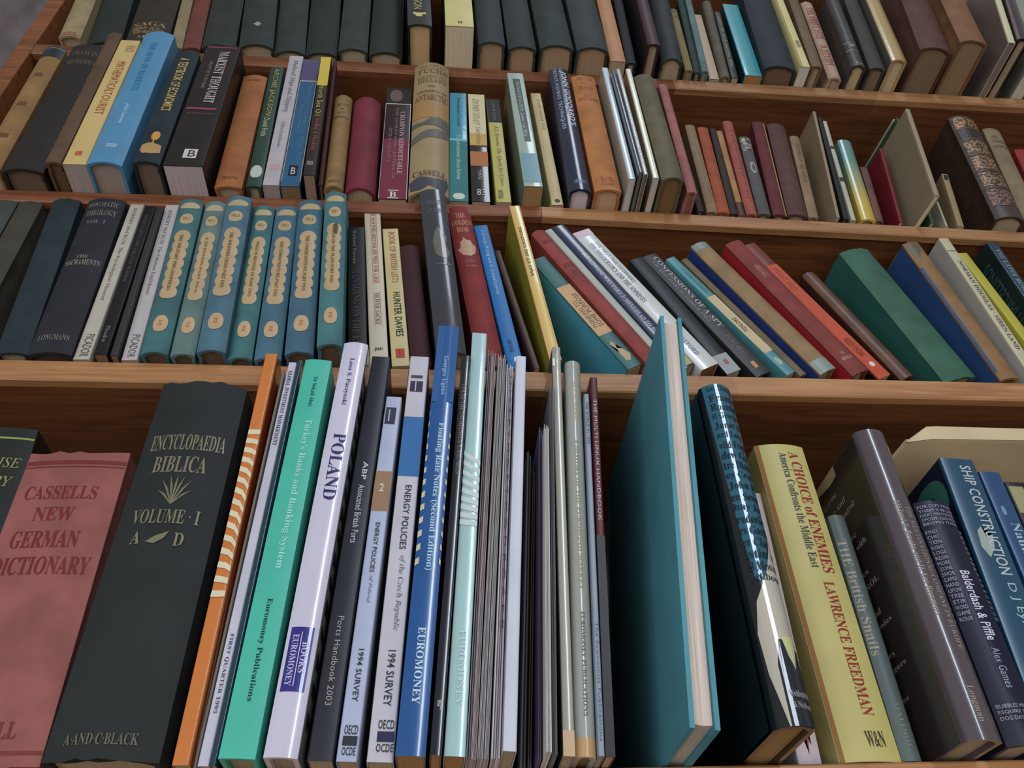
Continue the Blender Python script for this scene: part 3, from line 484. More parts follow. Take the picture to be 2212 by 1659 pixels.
('glossy_paperback', 'G', 0.2094, -0.0403, 2.024, 0.12, 0, 0.0058, 0.2087, 0.129, 'c9cab0', 'narrow bright white paperback with tan side cover', 'books on the second shelf from the top', {'page': 'a89c98'}, (('L', 'R', 0, 0, 1, 1, '8a7350', 'side_cover'),)),
('hardback_book', 'H', 0.2266, -0.0376, 2.0237, -0.13, 0, 0.0223, 0.1957, 0.121, '5f5840', 'wide olive grey book with torn brown foot on the second shelf', 'books on the second shelf from the top', {'page': '6a4f30', 'bulge': 0.2}, ()),
('hardback_book', 'H', 0.2494, -0.0244, 2.0233, 0.92, 0, 0.0099, 0.2059, 0.128, '9a5a55', 'slim salmon pink book leaning on the olive grey one', 'books on the second shelf from the top', {'page': '7a6048', 'bulge': 0.15}, ()),
('hardback_book', 'H', 0.2641, -0.0025, 2.023, 0.06, 0, 0.0065, 0.1669, 0.103, '2f2018', 'thin dark brown book in the gap right of the salmon pink one', 'books on the second shelf from the top', {}, ()),
('hardback_book', 'H', 0.2763, -0.002, 2.0229, 2.02, 0, 0.0111, 0.1603, 0.1, '84694a', 'mottled buff book with a cracked spine', 'books on the second shelf from the top', {}, (('R', 0.35, 0.05, 0.6, 0.9, '6a5434', 'crack'),)),
('hardback_book', 'H', 0.2883, -0.0018, 2.0228, 3.01, 0, 0.0123, 0.1569, 0.1, '93431c', 'rusty orange book with frayed edges on the second shelf', 'books on the second shelf from the top', {}, ()),
('hardback_book', 'H', 0.2991, -0.0011, 2.0225, 3.56, 0, 0.0074, 0.1586, 0.1, '2a211c', 'thin dark book between the rusty orange and the buff slip', 'books on the second shelf from the top', {}, ()),
('hardback_book', 'H', 0.3077, -0.0008, 2.0223, 3.01, 0, 0.0065, 0.1546, 0.1, '9a7040', 'thin buff orange slip of a book left of the pinkish red one', 'books on the second shelf from the top', {}, (('R', 0, 0.86, 1, 1, '3a2018', 'dark_foot'),)),
('hardback_book', 'H', 0.3179, -0.001, 2.0223, 3.8, 0, 0.0115, 0.1738, 0.108, '9a4a3c', 'pinkish red narrow book with dark red writing', 'books on the second shelf from the top', {'bulge': 0.2}, (('T', 'COMPOSITION IN', 0.3, 0.1, 0.7, 0.85, '7a2a26', 'r', 'd', 'title'),)),
('hardback_book', 'H', 0.331, -0.0021, 2.0222, 4.43, 0, 0.0129, 0.1421, 0.1, '4d4a48', 'short slate grey book with silver ornament at the head', 'books on the second shelf from the top', {}, (('R', 0.1, 0.03, 0.9, 0.2, '7d776c', 'silver_ornament'), ('E', 0.3, 0.35, 0.8, 0.5, '8a8478', 'silver_ring'), ('E', 0.4, 0.38, 0.7, 0.47, '4d4a48', 'ring_centre'))),
('hardback_book', 'H', 0.3474, -0.0017, 2.0222, 6.11, 0, 0.0147, 0.1753, 0.109, '5a1a20', 'dark crimson flat book with a buff line down its side', 'books on the second shelf from the top', {}, (('R', 0.86, 0, 1, 1, 'a07a4a', 'buff_line'),)),
('hardback_book', 'H', 0.3663, -0.0017, 2.0222, 6.7, 0, 0.0207, 0.1719, 0.107, '50302a', 'brown maroon flat-backed book, right of the crimson one', 'books on the second shelf from the top', {}, ()),
('hardback_book', 'H', 0.3831, -0.0014, 2.0214, 7.62, 0, 0.0107, 0.1514, 0.1, '84694a', 'buff book with brown capitals down its spine beside the brown maroon one', 'books on the second shelf from the top', {}, (('T', 'HISTORY OF THE HOUSE', 0.3, 0.1, 0.7, 0.6, '5f4630', 'r', 'd', 'title'),)),
('paperback_book', 'P', 0.4083, -0.0048, 2.0205, 9.75, 5, 0.0036, 0.2115, 0.12, '8a7658', 'beige thin book with ragged right edge standing forward, second shelf', 'books on the second shelf from the top', {}, (('L', 'R', 0, 0, 1, 1, '8c7a5e', 'side_cover'),)),
('hardback_book', 'H', 0.4176, -0.0026, 2.0204, 8.4, 0, 0.0049, 0.1962, 0.122, '1c1f1c', 'thin black book right of the ragged beige one', 'books on the second shelf from the top', {}, ()),
('paperback_book', 'P', 0.426, -0.002, 2.0202, 7.45, 0, 0.005, 0.1898, 0.118, 'a39f8c', 'thin pale paper booklet with torn black flecks', 'books on the second shelf from the top', {}, (('R', 0, 0.28, 1, 0.31, '2a2820', 'dark_fleck'), ('R', 0, 0.6, 1, 0.64, '2a2820', 'dark_fleck'))),
('jacketed_hardback', 'J', 0.4423, -0.0014, 2.0206, 7.51, 0, 0.0155, 0.1482, 0.1, '4f7f76', 'book fading from teal at the head to yellow at the foot', 'books on the second shelf from the top', {'grad': ('4f7f76', 'b39a24'), 'bulge': 0.15}, ()),
('hardback_book', 'H', 0.4542, -0.0015, 2.0199, 8.51, 0, 0.0078, 0.0974, 0.1, '5f4030', 'short brown book tucked between the teal to yellow book and the red one', 'books on the second shelf from the top', {}, ()),
('paperback_book', 'P', 0.4774, -0.0026, 2.0193, 11.17, 6, 0.0043, 0.1426, 0.12, '6b1620', 'thin dark red book standing forward, in front of the big grey beige cover', 'books on the second shelf from the top', {}, ()),
('paperback_book', 'P', 0.4989, -0.0376, 2.019, 10.92, 5, 0.0052, 0.1718, 0.17, '8f8062', 'large thin grey beige book jutting forward from the second shelf', 'books on the second shelf from the top', {'page': 'a89f86'}, (('L', 'R', 0, 0, 1, 1, '877a60', 'side_cover'),)),
('paperback_book', 'P', 0.5105, -0.004, 2.0187, 10.6, 6, 0.004, 0.2125, 0.13, '2c4a2c', 'thin dark green book showing above the jutting grey beige cover', 'books on the second shelf from the top', {}, ()),
('paperback_book', 'P', 0.5165, 0.01, 2.0185, 10.6, 6, 0.004, 0.234, 0.12, 'a3a396', 'thin white booklet showing above the dark green one', 'books on the second shelf from the top', {}, ()),
('magazine', 'M', 0.5281, -0.0017, 2.0183, 7.79, 0, 0.0045, 0.0415, 0.09, 'a8a68c', 'small white pamphlet at the foot of the jutting beige book', 'books on the second shelf from the top', {}, ()),
('paperback_book', 'P', 0.5426, -0.0014, 2.0184, 11.79, 0, 0.0069, 0.0954, 0.1, '8c7652', 'short buff book between the pamphlet and the gilt leather volume', 'books on the second shelf from the top', {}, (('R', 0.2, 0.02, 0.8, 0.12, '1a1812', 'dark_mark'),)),
('leather_book', 'L', 0.5936, -0.0091, 2.0189, 7.69, 0, 0.0329, 0.1961, 0.122, '3a2a1f', 'large dark brown leather volume with five gilt panels on its spine', 'books on the second shelf from the top', {'bulge': 0.2}, (('R', 0.08, 0.02, 0.92, 0.13, '8a5f2e', 'gilt_panel'), ('R', 0.06, 0.15, 0.94, 0.235, '2a1f1c', 'title_panel'), ('R', 0.08, 0.27, 0.92, 0.4, '7d5a38', 'gilt_panel'), ('R', 0.08, 0.43, 0.92, 0.56, '7d5a38', 'gilt_panel'), ('R', 0.08, 0.59, 0.92, 0.72, '7a5a3c', 'gilt_panel'), ('R', 0.08, 0.75, 0.92, 0.9, '6b4a38', 'gilt_panel'), ('R', 0, 0.135, 1, 0.148, '5a4028', 'raised_band'), ('R', 0, 0.25, 1, 0.262, '5a4028', 'raised_band'), ('R', 0, 0.41, 1, 0.422, '5a4028', 'raised_band'), ('R', 0, 0.57, 1, 0.582, '5a4028', 'raised_band'), ('R', 0, 0.73, 1, 0.742, '5a4028', 'raised_band'))),
('hardback_book', 'H', 0.628, -0.0009, 2.0181, 9.5, 0, 0.021, 0.193, 0.12, '7d6a4c', 'buff book with faint brown capitals at the right end of the second shelf', 'books on the second shelf from the top', {}, (('T', 'SIR', 0.25, 0.08, 0.6, 0.11, '5a4630', 'r', 'h', 'title'), ('T', 'THOMAS', 0.15, 0.13, 0.9, 0.165, '5a4630', 'r', 'h', 'title'), ('T', 'NICHOLAS', 0.1, 0.19, 0.9, 0.22, '5a4630', 'r', 'h', 'title'))),
('hardback_book', 'H', 0.6537, 0.0003, 2.018, 10.39, 0, 0.0181, 0.1529, 0.1, '8a1c14', 'red book at the far right edge of the second shelf', 'books on the second shelf from the top', {}, ()),
('hardback_book', 'H', -0.4045, 0.0011, 1.8036, 0.56, 0, 0.02, 0.1956, 0.121, '39403a', 'dim green grey book, leftmost on the third shelf', 'books on the third shelf from the top', {}, ()),
('hardback_book', 'H', -0.3807, 0.0007, 1.8035, 0.13, 0, 0.0209, 0.1944, 0.121, '3d382c', 'mottled brown green book, second from left on the third shelf', 'books on the third shelf from the top', {}, ()),
('hardback_book', 'H', -0.3328, -0.0026, 1.8044, -4.39, 0, 0.0241, 0.1957, 0.121, '1b2a30', 'dark teal cloth book with a plain spine on the third shelf', 'books on the third shelf from the top', {'bulge': 0.12}, ()),
('hardback_book', 'H', -0.3038, -0.0034, 1.8041, -2.19, 0, 0.0333, 0.1963, 0.122, '1f1f27', 'wide dark navy theology book with dim gilt capitals', 'books on the third shelf from the top', {'page': '3f3229', 'bulge': 0.12}, (('T', 'DOGMATIC', 0.08, 0.03, 0.9, 0.065, '6b665c', 'r', 'h', 'title'), ('T', 'THEOLOGY', 0.1, 0.09, 0.9, 0.13, '6b665c', 'r', 'h', 'title'), ('T', 'VOL. I', 0.2, 0.165, 0.7, 0.19, '6b665c', 'r', 'h', 'title'), ('T', 'THE', 0.3, 0.41, 0.6, 0.43, '7d776a', 'r', 'h', 'title'), ('T', 'SACRAMENTS', 0.08, 0.44, 0.92, 0.475, '7d776a', 'r', 'h', 'title'), ('T', 'LONGMANS', 0.15, 0.9, 0.85, 0.93, '6b665c', 'r', 'h', 'title'))),
('paperback_book', 'P', -0.2806, -0.0007, 1.8037, -1.41, 0, 0.0125, 0.1975, 0.122, 'a9a294', 'white paperback left of the pair of black ones', 'books on the third shelf from the top', {}, (('T', 'ROBERT McCRUM  The Psychological Moment', 0.3, 0.03, 0.62, 0.66, '6f6a62', 'r', 'd', 'title'), ('T', 'PICADOR', 0.3, 0.86, 0.85, 0.985, '4a4540', 's', 'd', 'publisher_name'))),
('paperback_book', 'P', -0.2644, -0.0069, 1.8036, -1.68, 0, 0.0101, 0.1879, 0.116, '121110', 'scuffed black paperback between the two white ones', 'books on the third shelf from the top', {'page': '6b5138'}, (('T', 'MAGNUS IRVIN: THE GREATER HORROR', 0.35, 0.07, 0.6, 0.55, '4a4844', 'r', 'd', 'title'), ('T', 'Picador', 0.3, 0.83, 0.6, 0.93, '6a6860', 'r', 'd', 'title'))),
('paperback_book', 'P', -0.2544, -0.0063, 1.8036, -2.3, 0, 0.0054, 0.1873, 0.116, '2d2b2c', 'thin worn grey black paperback beside the second white one', 'books on the third shelf from the top', {'page': '6b5138'}, ()),
('paperback_book', 'P', -0.2438, -0.0012, 1.8038, -2.76, 0, 0.0122, 0.198, 0.123, 'a8a1a1', 'white paperback directly left of the blue green set', 'books on the third shelf from the top', {}, (('T', 'ROBERT McCRUM  The Fabulous Englishman', 0.3, 0.04, 0.62, 0.62, '6f6a62', 'r', 'd', 'title'), ('T', 'PICADOR', 0.3, 0.86, 0.8, 0.985, '4a4540', 's', 'd', 'publisher_name'))),
('hardback_book', 'H', -0.2235, -0.0067, 1.8041, -2.98, 0, 0.0213, 0.1967, 0.122, '356466', 'first of the blue green set with cream cartouches, beside the white paperback', 'blue green volumes with cream cartouches', {'page': '5a4636', 'bulge': 0.18}, (('E', 0.08, 0.03, 0.92, 0.075, 'a6936c', 'cartouche'), ('E', 0.22, 0.115, 0.78, 0.19, 'a8906a', 'cartouche'), ('E', 0.17, 0.235, 0.83, 0.317, 'ab9068', 'cartouche_lobe'), ('E', 0.17, 0.297, 0.83, 0.379, 'ab9068', 'cartouche_lobe'), ('E', 0.17, 0.359, 0.83, 0.441, 'ab9068', 'cartouche_lobe'), ('E', 0.17, 0.421, 0.83, 0.503, 'ab9068', 'cartouche_lobe'), ('E', 0.17, 0.483, 0.83, 0.565, 'ab9068', 'cartouche_lobe'), ('E', 0.17, 0.545, 0.83, 0.627, 'ab9068', 'cartouche_lobe'), ('E', 0.17, 0.607, 0.83, 0.689, 'ab9068', 'cartouche_lobe'), ('E', 0.24, 0.79, 0.78, 0.885, 'b0926a', 'cartouche'), ('T', 'xx', 0.42, 0.82, 0.58, 0.85, '96521f', 'i', 'h', 'ornament'), ('T', 'VOL 1', 0.34, 0.14, 0.66, 0.16, '7a6a3a', 'r', 'h', 'volume_number'), ('T', 'THE MILITARY PHILOSOPHERS', 0.42, 0.27, 0.56, 0.64, '6b5a26', 'r', 'd', 'title'))),
('hardback_book', 'H', -0.2019, -0.0059, 1.804, -2.82, 0, 0.0189, 0.1961, 0.122, '56706c', 'second of the cream cartouche set, paler and greyer than its neighbours', 'blue green volumes with cream cartouches', {'page': '5a4636', 'bulge': 0.18}, (('E', 0.08, 0.03, 0.92, 0.075, 'a6936c', 'cartouche'), ('E', 0.22, 0.115, 0.78, 0.19, 'a8906a', 'cartouche'), ('E', 0.17, 0.235, 0.83, 0.317, 'ab9068', 'cartouche_lobe'), ('E', 0.17, 0.297, 0.83, 0.379, 'ab9068', 'cartouche_lobe'), ('E', 0.17, 0.359, 0.83, 0.441, 'ab9068', 'cartouche_lobe'), ('E', 0.17, 0.421, 0.83, 0.503, 'ab9068', 'cartouche_lobe'), ('E', 0.17, 0.483, 0.83, 0.565, 'ab9068', 'cartouche_lobe'), ('E', 0.17, 0.545, 0.83, 0.627, 'ab9068', 'cartouche_lobe'), ('E', 0.17, 0.607, 0.83, 0.689, 'ab9068', 'cartouche_lobe'), ('E', 0.24, 0.79, 0.78, 0.885, 'b0926a', 'cartouche'), ('T', 'xx', 0.42, 0.82, 0.58, 0.85, '96521f', 'i', 'h', 'ornament'), ('T', 'VOL 2', 0.34, 0.14, 0.66, 0.16, '7a6a3a', 'r', 'h', 'volume_number'), ('T', 'A QUESTION-PART TWO', 0.42, 0.27, 0.56, 0.64, '6b5a26', 'r', 'd', 'title'))),
('hardback_book', 'H', -0.179, -0.0107, 1.8041, -3.03, 0, 0.0223, 0.1985, 0.123, '426878', 'third of the cream cartouche set, blue and slightly taller', 'blue green volumes with cream cartouches', {'page': '5a4636', 'bulge': 0.18}, (('E', 0.08, 0.03, 0.92, 0.075, 'a6936c', 'cartouche'), ('E', 0.22, 0.115, 0.78, 0.19, 'a8906a', 'cartouche'), ('E', 0.17, 0.235, 0.83, 0.317, 'ab9068', 'cartouche_lobe'), ('E', 0.17, 0.297, 0.83, 0.379, 'ab9068', 'cartouche_lobe'), ('E', 0.17, 0.359, 0.83, 0.441, 'ab9068', 'cartouche_lobe'), ('E', 0.17, 0.421, 0.83, 0.503, 'ab9068', 'cartouche_lobe'), ('E', 0.17, 0.483, 0.83, 0.565, 'ab9068', 'cartouche_lobe'), ('E', 0.17, 0.545, 0.83, 0.627, 'ab9068', 'cartouche_lobe'), ('E', 0.17, 0.607, 0.83, 0.689, 'ab9068', 'cartouche_lobe'), ('E', 0.24, 0.79, 0.78, 0.885, 'b0926a', 'cartouche'), ('T', 'xx', 0.42, 0.82, 0.58, 0.85, '96521f', 'i', 'h', 'ornament'), ('T', 'VOL 3', 0.34, 0.14, 0.66, 0.16, '7a6a3a', 'r', 'h', 'volume_number'), ('T', 'THE SOLDIERS CROSS-PART ONE', 0.42, 0.27, 0.56, 0.64, '6b5a26', 'r', 'd', 'title'))),
('hardback_book', 'H', -0.1579, -0.0034, 1.8039, -2.7, 0, 0.0191, 0.1955, 0.121, '34696a', 'fourth of the cream cartouche set, teal, set back on the shelf', 'blue green volumes with cream cartouches', {'page': '5a4636', 'bulge': 0.18}, (('E', 0.08, 0.03, 0.92, 0.075, 'a6936c', 'cartouche'), ('E', 0.22, 0.115, 0.78, 0.19, 'a8906a', 'cartouche'), ('E', 0.17, 0.235, 0.83, 0.317, 'ab9068', 'cartouche_lobe'), ('E', 0.17, 0.297, 0.83, 0.379, 'ab9068', 'cartouche_lobe'), ('E', 0.17, 0.359, 0.83, 0.441, 'ab9068', 'cartouche_lobe'), ('E', 0.17, 0.421, 0.83, 0.503, 'ab9068', 'cartouche_lobe'), ('E', 0.17, 0.483, 0.83, 0.565, 'ab9068', 'cartouche_lobe'), ('E', 0.17, 0.545, 0.83, 0.627, 'ab9068', 'cartouche_lobe'), ('E', 0.17, 0.607, 0.83, 0.689, 'ab9068', 'cartouche_lobe'), ('E', 0.24, 0.79, 0.78, 0.885, 'b0926a', 'cartouche'), ('T', 'xx', 0.42, 0.82, 0.58, 0.85, '96521f', 'i', 'h', 'ornament'), ('T', 'VOL 4', 0.34, 0.14, 0.66, 0.16, '7a6a3a', 'r', 'h', 'volume_number'), ('T', 'WHAT IS BECOME OF-PART TWO', 0.42, 0.27, 0.56, 0.64, '6b5a26', 'r', 'd', 'title'))),
('hardback_book', 'H', -0.1361, -0.0033, 1.804, -2.81, 0, 0.0213, 0.1964, 0.122, '3a6374', 'fifth of the cream cartouche set, blue', 'blue green volumes with cream cartouches', {'page': '5a4636', 'bulge': 0.18}, (('E', 0.08, 0.03, 0.92, 0.075, 'a6936c', 'cartouche'), ('E', 0.22, 0.115, 0.78, 0.19, 'a8906a', 'cartouche'), ('E', 0.17, 0.235, 0.83, 0.317, 'ab9068', 'cartouche_lobe'), ('E', 0.17, 0.297, 0.83, 0.379, 'ab9068', 'cartouche_lobe'), ('E', 0.17, 0.359, 0.83, 0.441, 'ab9068', 'cartouche_lobe'), ('E', 0.17, 0.421, 0.83, 0.503, 'ab9068', 'cartouche_lobe'), ('E', 0.17, 0.483, 0.83, 0.565, 'ab9068', 'cartouche_lobe'), ('E', 0.17, 0.545, 0.83, 0.627, 'ab9068', 'cartouche_lobe'), ('E', 0.17, 0.607, 0.83, 0.689, 'ab9068', 'cartouche_lobe'), ('E', 0.24, 0.79, 0.78, 0.885, 'b0926a', 'cartouche'), ('T', 'xx', 0.42, 0.82, 0.58, 0.85, '96521f', 'i', 'h', 'ornament'), ('T', 'VOL 5', 0.34, 0.14, 0.66, 0.16, '7a6a3a', 'r', 'h', 'volume_number'), ('T', 'THE COMMUNISTS WE-PART ONE', 0.42, 0.27, 0.56, 0.64, '6b5a26', 'r', 'd', 'title'))),
('hardback_book', 'H', -0.1104, -0.0109, 1.8042, -3.64, 0, 0.0227, 0.1968, 0.122, '375f72', 'sixth of the cream cartouche set, with dark smudged head', 'blue green volumes with cream cartouches', {'page': '5a4636', 'bulge': 0.18}, (('E', 0.08, 0.03, 0.92, 0.075, 'a6936c', 'cartouche'), ('E', 0.22, 0.115, 0.78, 0.19, 'a8906a', 'cartouche'), ('E', 0.17, 0.235, 0.83, 0.317, 'ab9068', 'cartouche_lobe'), ('E', 0.17, 0.297, 0.83, 0.379, 'ab9068', 'cartouche_lobe'), ('E', 0.17, 0.359, 0.83, 0.441, 'ab9068', 'cartouche_lobe'), ('E', 0.17, 0.421, 0.83, 0.503, 'ab9068', 'cartouche_lobe'), ('E', 0.17, 0.483, 0.83, 0.565, 'ab9068', 'cartouche_lobe'), ('E', 0.17, 0.545, 0.83, 0.627, 'ab9068', 'cartouche_lobe'), ('E', 0.17, 0.607, 0.83, 0.689, 'ab9068', 'cartouche_lobe'), ('E', 0.24, 0.79, 0.78, 0.885, 'b0926a', 'cartouche'), ('T', 'xx', 0.42, 0.82, 0.58, 0.85, '96521f', 'i', 'h', 'ornament'), ('T', 'VOL 6', 0.34, 0.14, 0.66, 0.16, '7a6a3a', 'r', 'h', 'volume_number'), ('T', 'THE COMMUNISTS WE-PART TWO', 0.42, 0.27, 0.56, 0.64, '6b5a26', 'r', 'd', 'title'))),
('hardback_book', 'H', -0.0857, -0.0213, 1.8042, -3.88, 0, 0.0198, 0.1975, 0.122, '3a6e72', 'seventh and tallest of the cream cartouche set, standing forward with a brown stain', 'blue green volumes with cream cartouches', {'page': '5a4636', 'bulge': 0.18}, (('E', 0.08, 0.03, 0.92, 0.075, 'a6936c', 'cartouche'), ('E', 0.22, 0.115, 0.78, 0.19, 'a8906a', 'cartouche'), ('E', 0.17, 0.235, 0.83, 0.317, 'ab9068', 'cartouche_lobe'), ('E', 0.17, 0.297, 0.83, 0.379, 'ab9068', 'cartouche_lobe'), ('E', 0.17, 0.359, 0.83, 0.441, 'ab9068', 'cartouche_lobe'), ('E', 0.17, 0.421, 0.83, 0.503, 'ab9068', 'cartouche_lobe'), ('E', 0.17, 0.483, 0.83, 0.565, 'ab9068', 'cartouche_lobe'), ('E', 0.17, 0.545, 0.83, 0.627, 'ab9068', 'cartouche_lobe'), ('E', 0.17, 0.607, 0.83, 0.689, 'ab9068', 'cartouche_lobe'), ('P', ((0.45, 0.25), (0.62, 0.23), (0.7, 0.27), (0.6, 0.29), (0.62, 0.32), (0.5, 0.3)), '5a3a1c', 'brown_stain'), ('E', 0.24, 0.79, 0.78, 0.885, 'b0926a', 'cartouche'), ('T', 'xx', 0.42, 0.82, 0.58, 0.85, '96521f', 'i', 'h', 'ornament'), ('T', 'VOL 7', 0.34, 0.14, 0.66, 0.16, '7a6a3a', 'r', 'h', 'volume_number'), ('T', 'CROSS OF THE PLAIN-PART ONE', 0.42, 0.27, 0.56, 0.64, '6b5a26', 'r', 'd', 'title'))),
('paperback_book', 'P', -0.0645, -0.0017, 1.8042, -4.99, 0, 0.0153, 0.1755, 0.109, '100f0e', 'black paperback with dim grey capitals right of the cartouche set', 'books on the third shelf from the top', {}, (('T', 'Richard Pascale', 0.3, 0.03, 0.5, 0.3, '6b6860', 'r', 'd', 'title'), ('T', 'MANAGING ON THE EDGE', 0.25, 0.33, 0.7, 0.95, '3c3a36', 'r', 'd', 'title'))),
('paperback_book', 'P', -0.0472, 0.0028, 1.8042, -5.48, 0, 0.0155, 0.2139, 0.133, 'b5ac96', 'white paperback about a man and a hat, red lettered and ruled', 'books on the third shelf from the top', {}, (('T', 'THE MAN WHO MISTOOK HIS WIFE FOR A HAT', 0.42, 0.03, 0.66, 0.52, '9a4a3a', 'r', 'd', 'title'), ('R', 0.36, 0.03, 0.385, 0.52, '9a4a3a', 'red_rule'), ('R', 0.7, 0.03, 0.725, 0.52, '9a4a3a', 'red_rule'), ('T', 'OLIVER SACKS', 0.42, 0.58, 0.66, 0.76, '6a6258', 'r', 'd', 'title'), ('R', 0.36, 0.57, 0.385, 0.77, '9a4a3a', 'red_rule'), ('R', 0.7, 0.57, 0.725, 0.77, '9a4a3a', 'red_rule'), ('T', 'pan', 0.3, 0.89, 0.7, 0.91, '1a2a24', 'S', 'h', 'publisher_name'))),
('paperback_book', 'P', -0.0296, -0.0012, 1.8043, -5.88, 0, 0.0147, 0.1755, 0.109, 'b3a570', 'cream yellow paperback of lists with bold black author name', 'books on the third shelf from the top', {}, (('T', 'BOOK OF BRITISH LISTS', 0.35, 0.03, 0.75, 0.43, '8a4a2c', 's', 'd', 'title'), ('T', 'HUNTER DAVIES', 0.35, 0.5, 0.78, 0.81, '1a1712', 'S', 'd', 'author_name'), ('R', 0.25, 0.89, 0.75, 0.95, 'a83520', 'red_block'), ('R', 0.45, 0.89, 0.48, 0.95, '5a1a12', 'red_block_line'))),
('hardback_book', 'H', -0.0129, 0.0007, 1.8044, -6.06, 0, 0.017, 0.1522, 0.1, '38141a', 'dark maroon book in shade behind the tallest grey one', 'books on the third shelf from the top', {}, ()),
('jacketed_hardback', 'J', 0.011, -0.0154, 1.8046, -5.32, 0, 0.0244, 0.216, 0.134, '2e3138', 'tall dark grey book in clear cellophane standing forward with dim ornament', 'books on the third shelf from the top', {'bulge': 0.15}, (('T', 'SHORT', 0.2, 0.08, 0.75, 0.11, '54565a', 'r', 'h', 'title'), ('T', 'STUMPS', 0.2, 0.14, 0.8, 0.17, '54565a', 'r', 'h', 'title'), ('P', ((0.4, 0.3), (0.55, 0.26), (0.7, 0.31), (0.85, 0.33), (0.75, 0.38), (0.9, 0.43), (0.75, 0.47), (0.5, 0.46), (0.35, 0.44), (0.45, 0.39), (0.3, 0.36)), '5f5b50', 'dim_ornament'), ('R', 0.3, 0.5, 0.9, 0.51, '4c4c4a', 'rule'))),
('hardback_book', 'H', 0.0452, 0.0013, 1.805, -7.72, 0, 0.0226, 0.2133, 0.132, '7d2424', 'crimson book with a gilt ship on its spine', 'books on the third shelf from the top', {'bulge': 0.15}, (('T', 'THE', 0.3, 0.05, 0.7, 0.085, 'a5825a', 'b', 'h', 'title'), ('T', 'GOLDEN', 0.1, 0.1, 0.92, 0.135, 'a5825a', 'b', 'h', 'title'), ('T', 'ROAD', 0.25, 0.15, 0.75, 0.185, 'a5825a', 'b', 'h', 'title'), ('P', ((0.12, 0.3), (0.25, 0.29), (0.28, 0.25), (0.4, 0.24), (0.42, 0.22), (0.55, 0.24), (0.72, 0.245), (0.75, 0.28), (0.9, 0.285), (0.82, 0.33), (0.6, 0.35), (0.3, 0.34)), 'a8896a', 'gilt_ship'), ('T', 'Arthur', 0.3, 0.37, 0.7, 0.39, '96705a', 'i', 'h', 'title'), ('T', 'Stanley', 0.3, 0.405, 0.75, 0.425, '96705a', 'i', 'h', 'title'))),
('paperback_book', 'P', 0.0656, -0.0011, 1.8044, -8.26, 0, 0.0131, 0.1869, 0.116, '0f62a0', 'bright blue thin paperback leaning right of the gilt ship book', 'books on the third shelf from the top', {}, (('T', 'S Cronje, M Ling and G Cronje/Lonrho', 0.32, 0.04, 0.66, 0.52, '9ac0d2', 's', 'd', 'title'), ('T', 'PENGUIN LIBRARY', 0.3, 0.82, 0.6, 0.9, '0a2a50', 's', 'u', 'title'), ('E', 0.45, 0.93, 0.7, 0.97, 'c0d0d8', 'bird_emblem'))),
('paperback_book', 'P', 0.0822, -0.0022, 1.804, -10.92, 0, 0.0053, 0.1503, 0.1, '3b2318', 'thin dark brown scuffed book between the blue and the yellow one', 'books on the third shelf from the top', {}, ()),
('glossy_paperback', 'G', 0.0965, -0.0129, 1.8041, -7.08, 0, 0.01, 0.2042, 0.127, 'c4a94a', 'tall yellow paperback about beavers, with French spine lettering', 'books on the third shelf from the top', {'page': 'a8a46a'}, (('R', 0.0, 0, 0.16, 1, 'c48a4a', 'orange_edge'), ('R', 0.9, 0, 1, 1, 'c48a4a', 'orange_edge'), ('T', 'SAJO ET SES CASTORS', 0.3, 0.16, 0.68, 0.5, '2a2414', 'S', 'u', 'title'), ('L', 'R', 0, 0, 1, 1, 'a09a1e', 'side_cover'))),
('paperback_book', 'P', 0.1647, -0.0041, 1.8072, -28.88, 0, 0.0152, 0.1524, 0.11, '2f5f5c', 'teal bird-emblem paperback on thinking, leaning steeply', 'books on the third shelf from the top', {}, (('P', ((0.02, 0.28), (0.98, 0.28), (0.98, 0.72), (0.02, 0.72)), 'b38a55', 'peach_label'), ('T', 'THINKING TO', 0.2, 0.42, 0.5, 0.66, '3a2a18', 's', 'u', 'title'), ('T', 'SOME PURPOSE', 0.55, 0.36, 0.85, 0.66, '3a2a18', 's', 'u', 'title'), ('P', ((0.2, 0.8), (0.4, 0.78), (0.5, 0.81), (0.42, 0.84), (0.7, 0.86), (0.85, 0.91), (0.6, 0.95), (0.35, 0.94), (0.3, 0.88), (0.38, 0.85)), 'a88a60', 'bird_emblem'), ('L', 'R', 0, 0, 1, 1, '3a93b0', 'side_cover'))),
('hardback_book', 'H', 0.1822, -0.0075, 1.8068, -28.19, 0, 0.0142, 0.1902, 0.118, '8a3a34', 'dusty red cloth book leaning beside the teal bird-emblem one', 'books on the third shelf from the top', {'bulge': 0.15}, (('T', 'DRAMA', 0.2, 0.08, 0.8, 0.105, '6b1e1e', 'r', 'h', 'title'), ('T', 'OF THE SEA', 0.2, 0.27, 0.8, 0.3, '6b1e1e', 'r', 'h', 'title'), ('T', 'B', 0.35, 0.32, 0.65, 0.36, '6b1e1e', 'b', 'h', 'title'))),
('paperback_book', 'P', 0.1961, -0.0056, 1.8053, -27.68, 0, 0.0077, 0.199, 0.123, '9aa096', 'pale grey leaning paperback between the dusty red and the navy books', 'books on the third shelf from the top', {}, ()),
('glossy_paperback', 'G', 0.2099, -0.0057, 1.8068, -28.21, 0, 0.0139, 0.2049, 0.127, '1d2440', 'leaning glossy navy walking guide with pale side and gold foot', 'books on the third shelf from the top', {'page': '8a7a5c'}, (('T', 'SOUTH WEST WAY PART 1: MINEHEAD TO BUDE', 0.35, 0.22, 0.68, 0.82, '9a9fb0', 'r', 'd', 'title'), ('R', 0.05, 0.91, 0.95, 0.99, 'a08a3c', 'gold_foot'), ('L', 'R', 0, 0, 1, 1, '9aa096', 'side_cover'))),
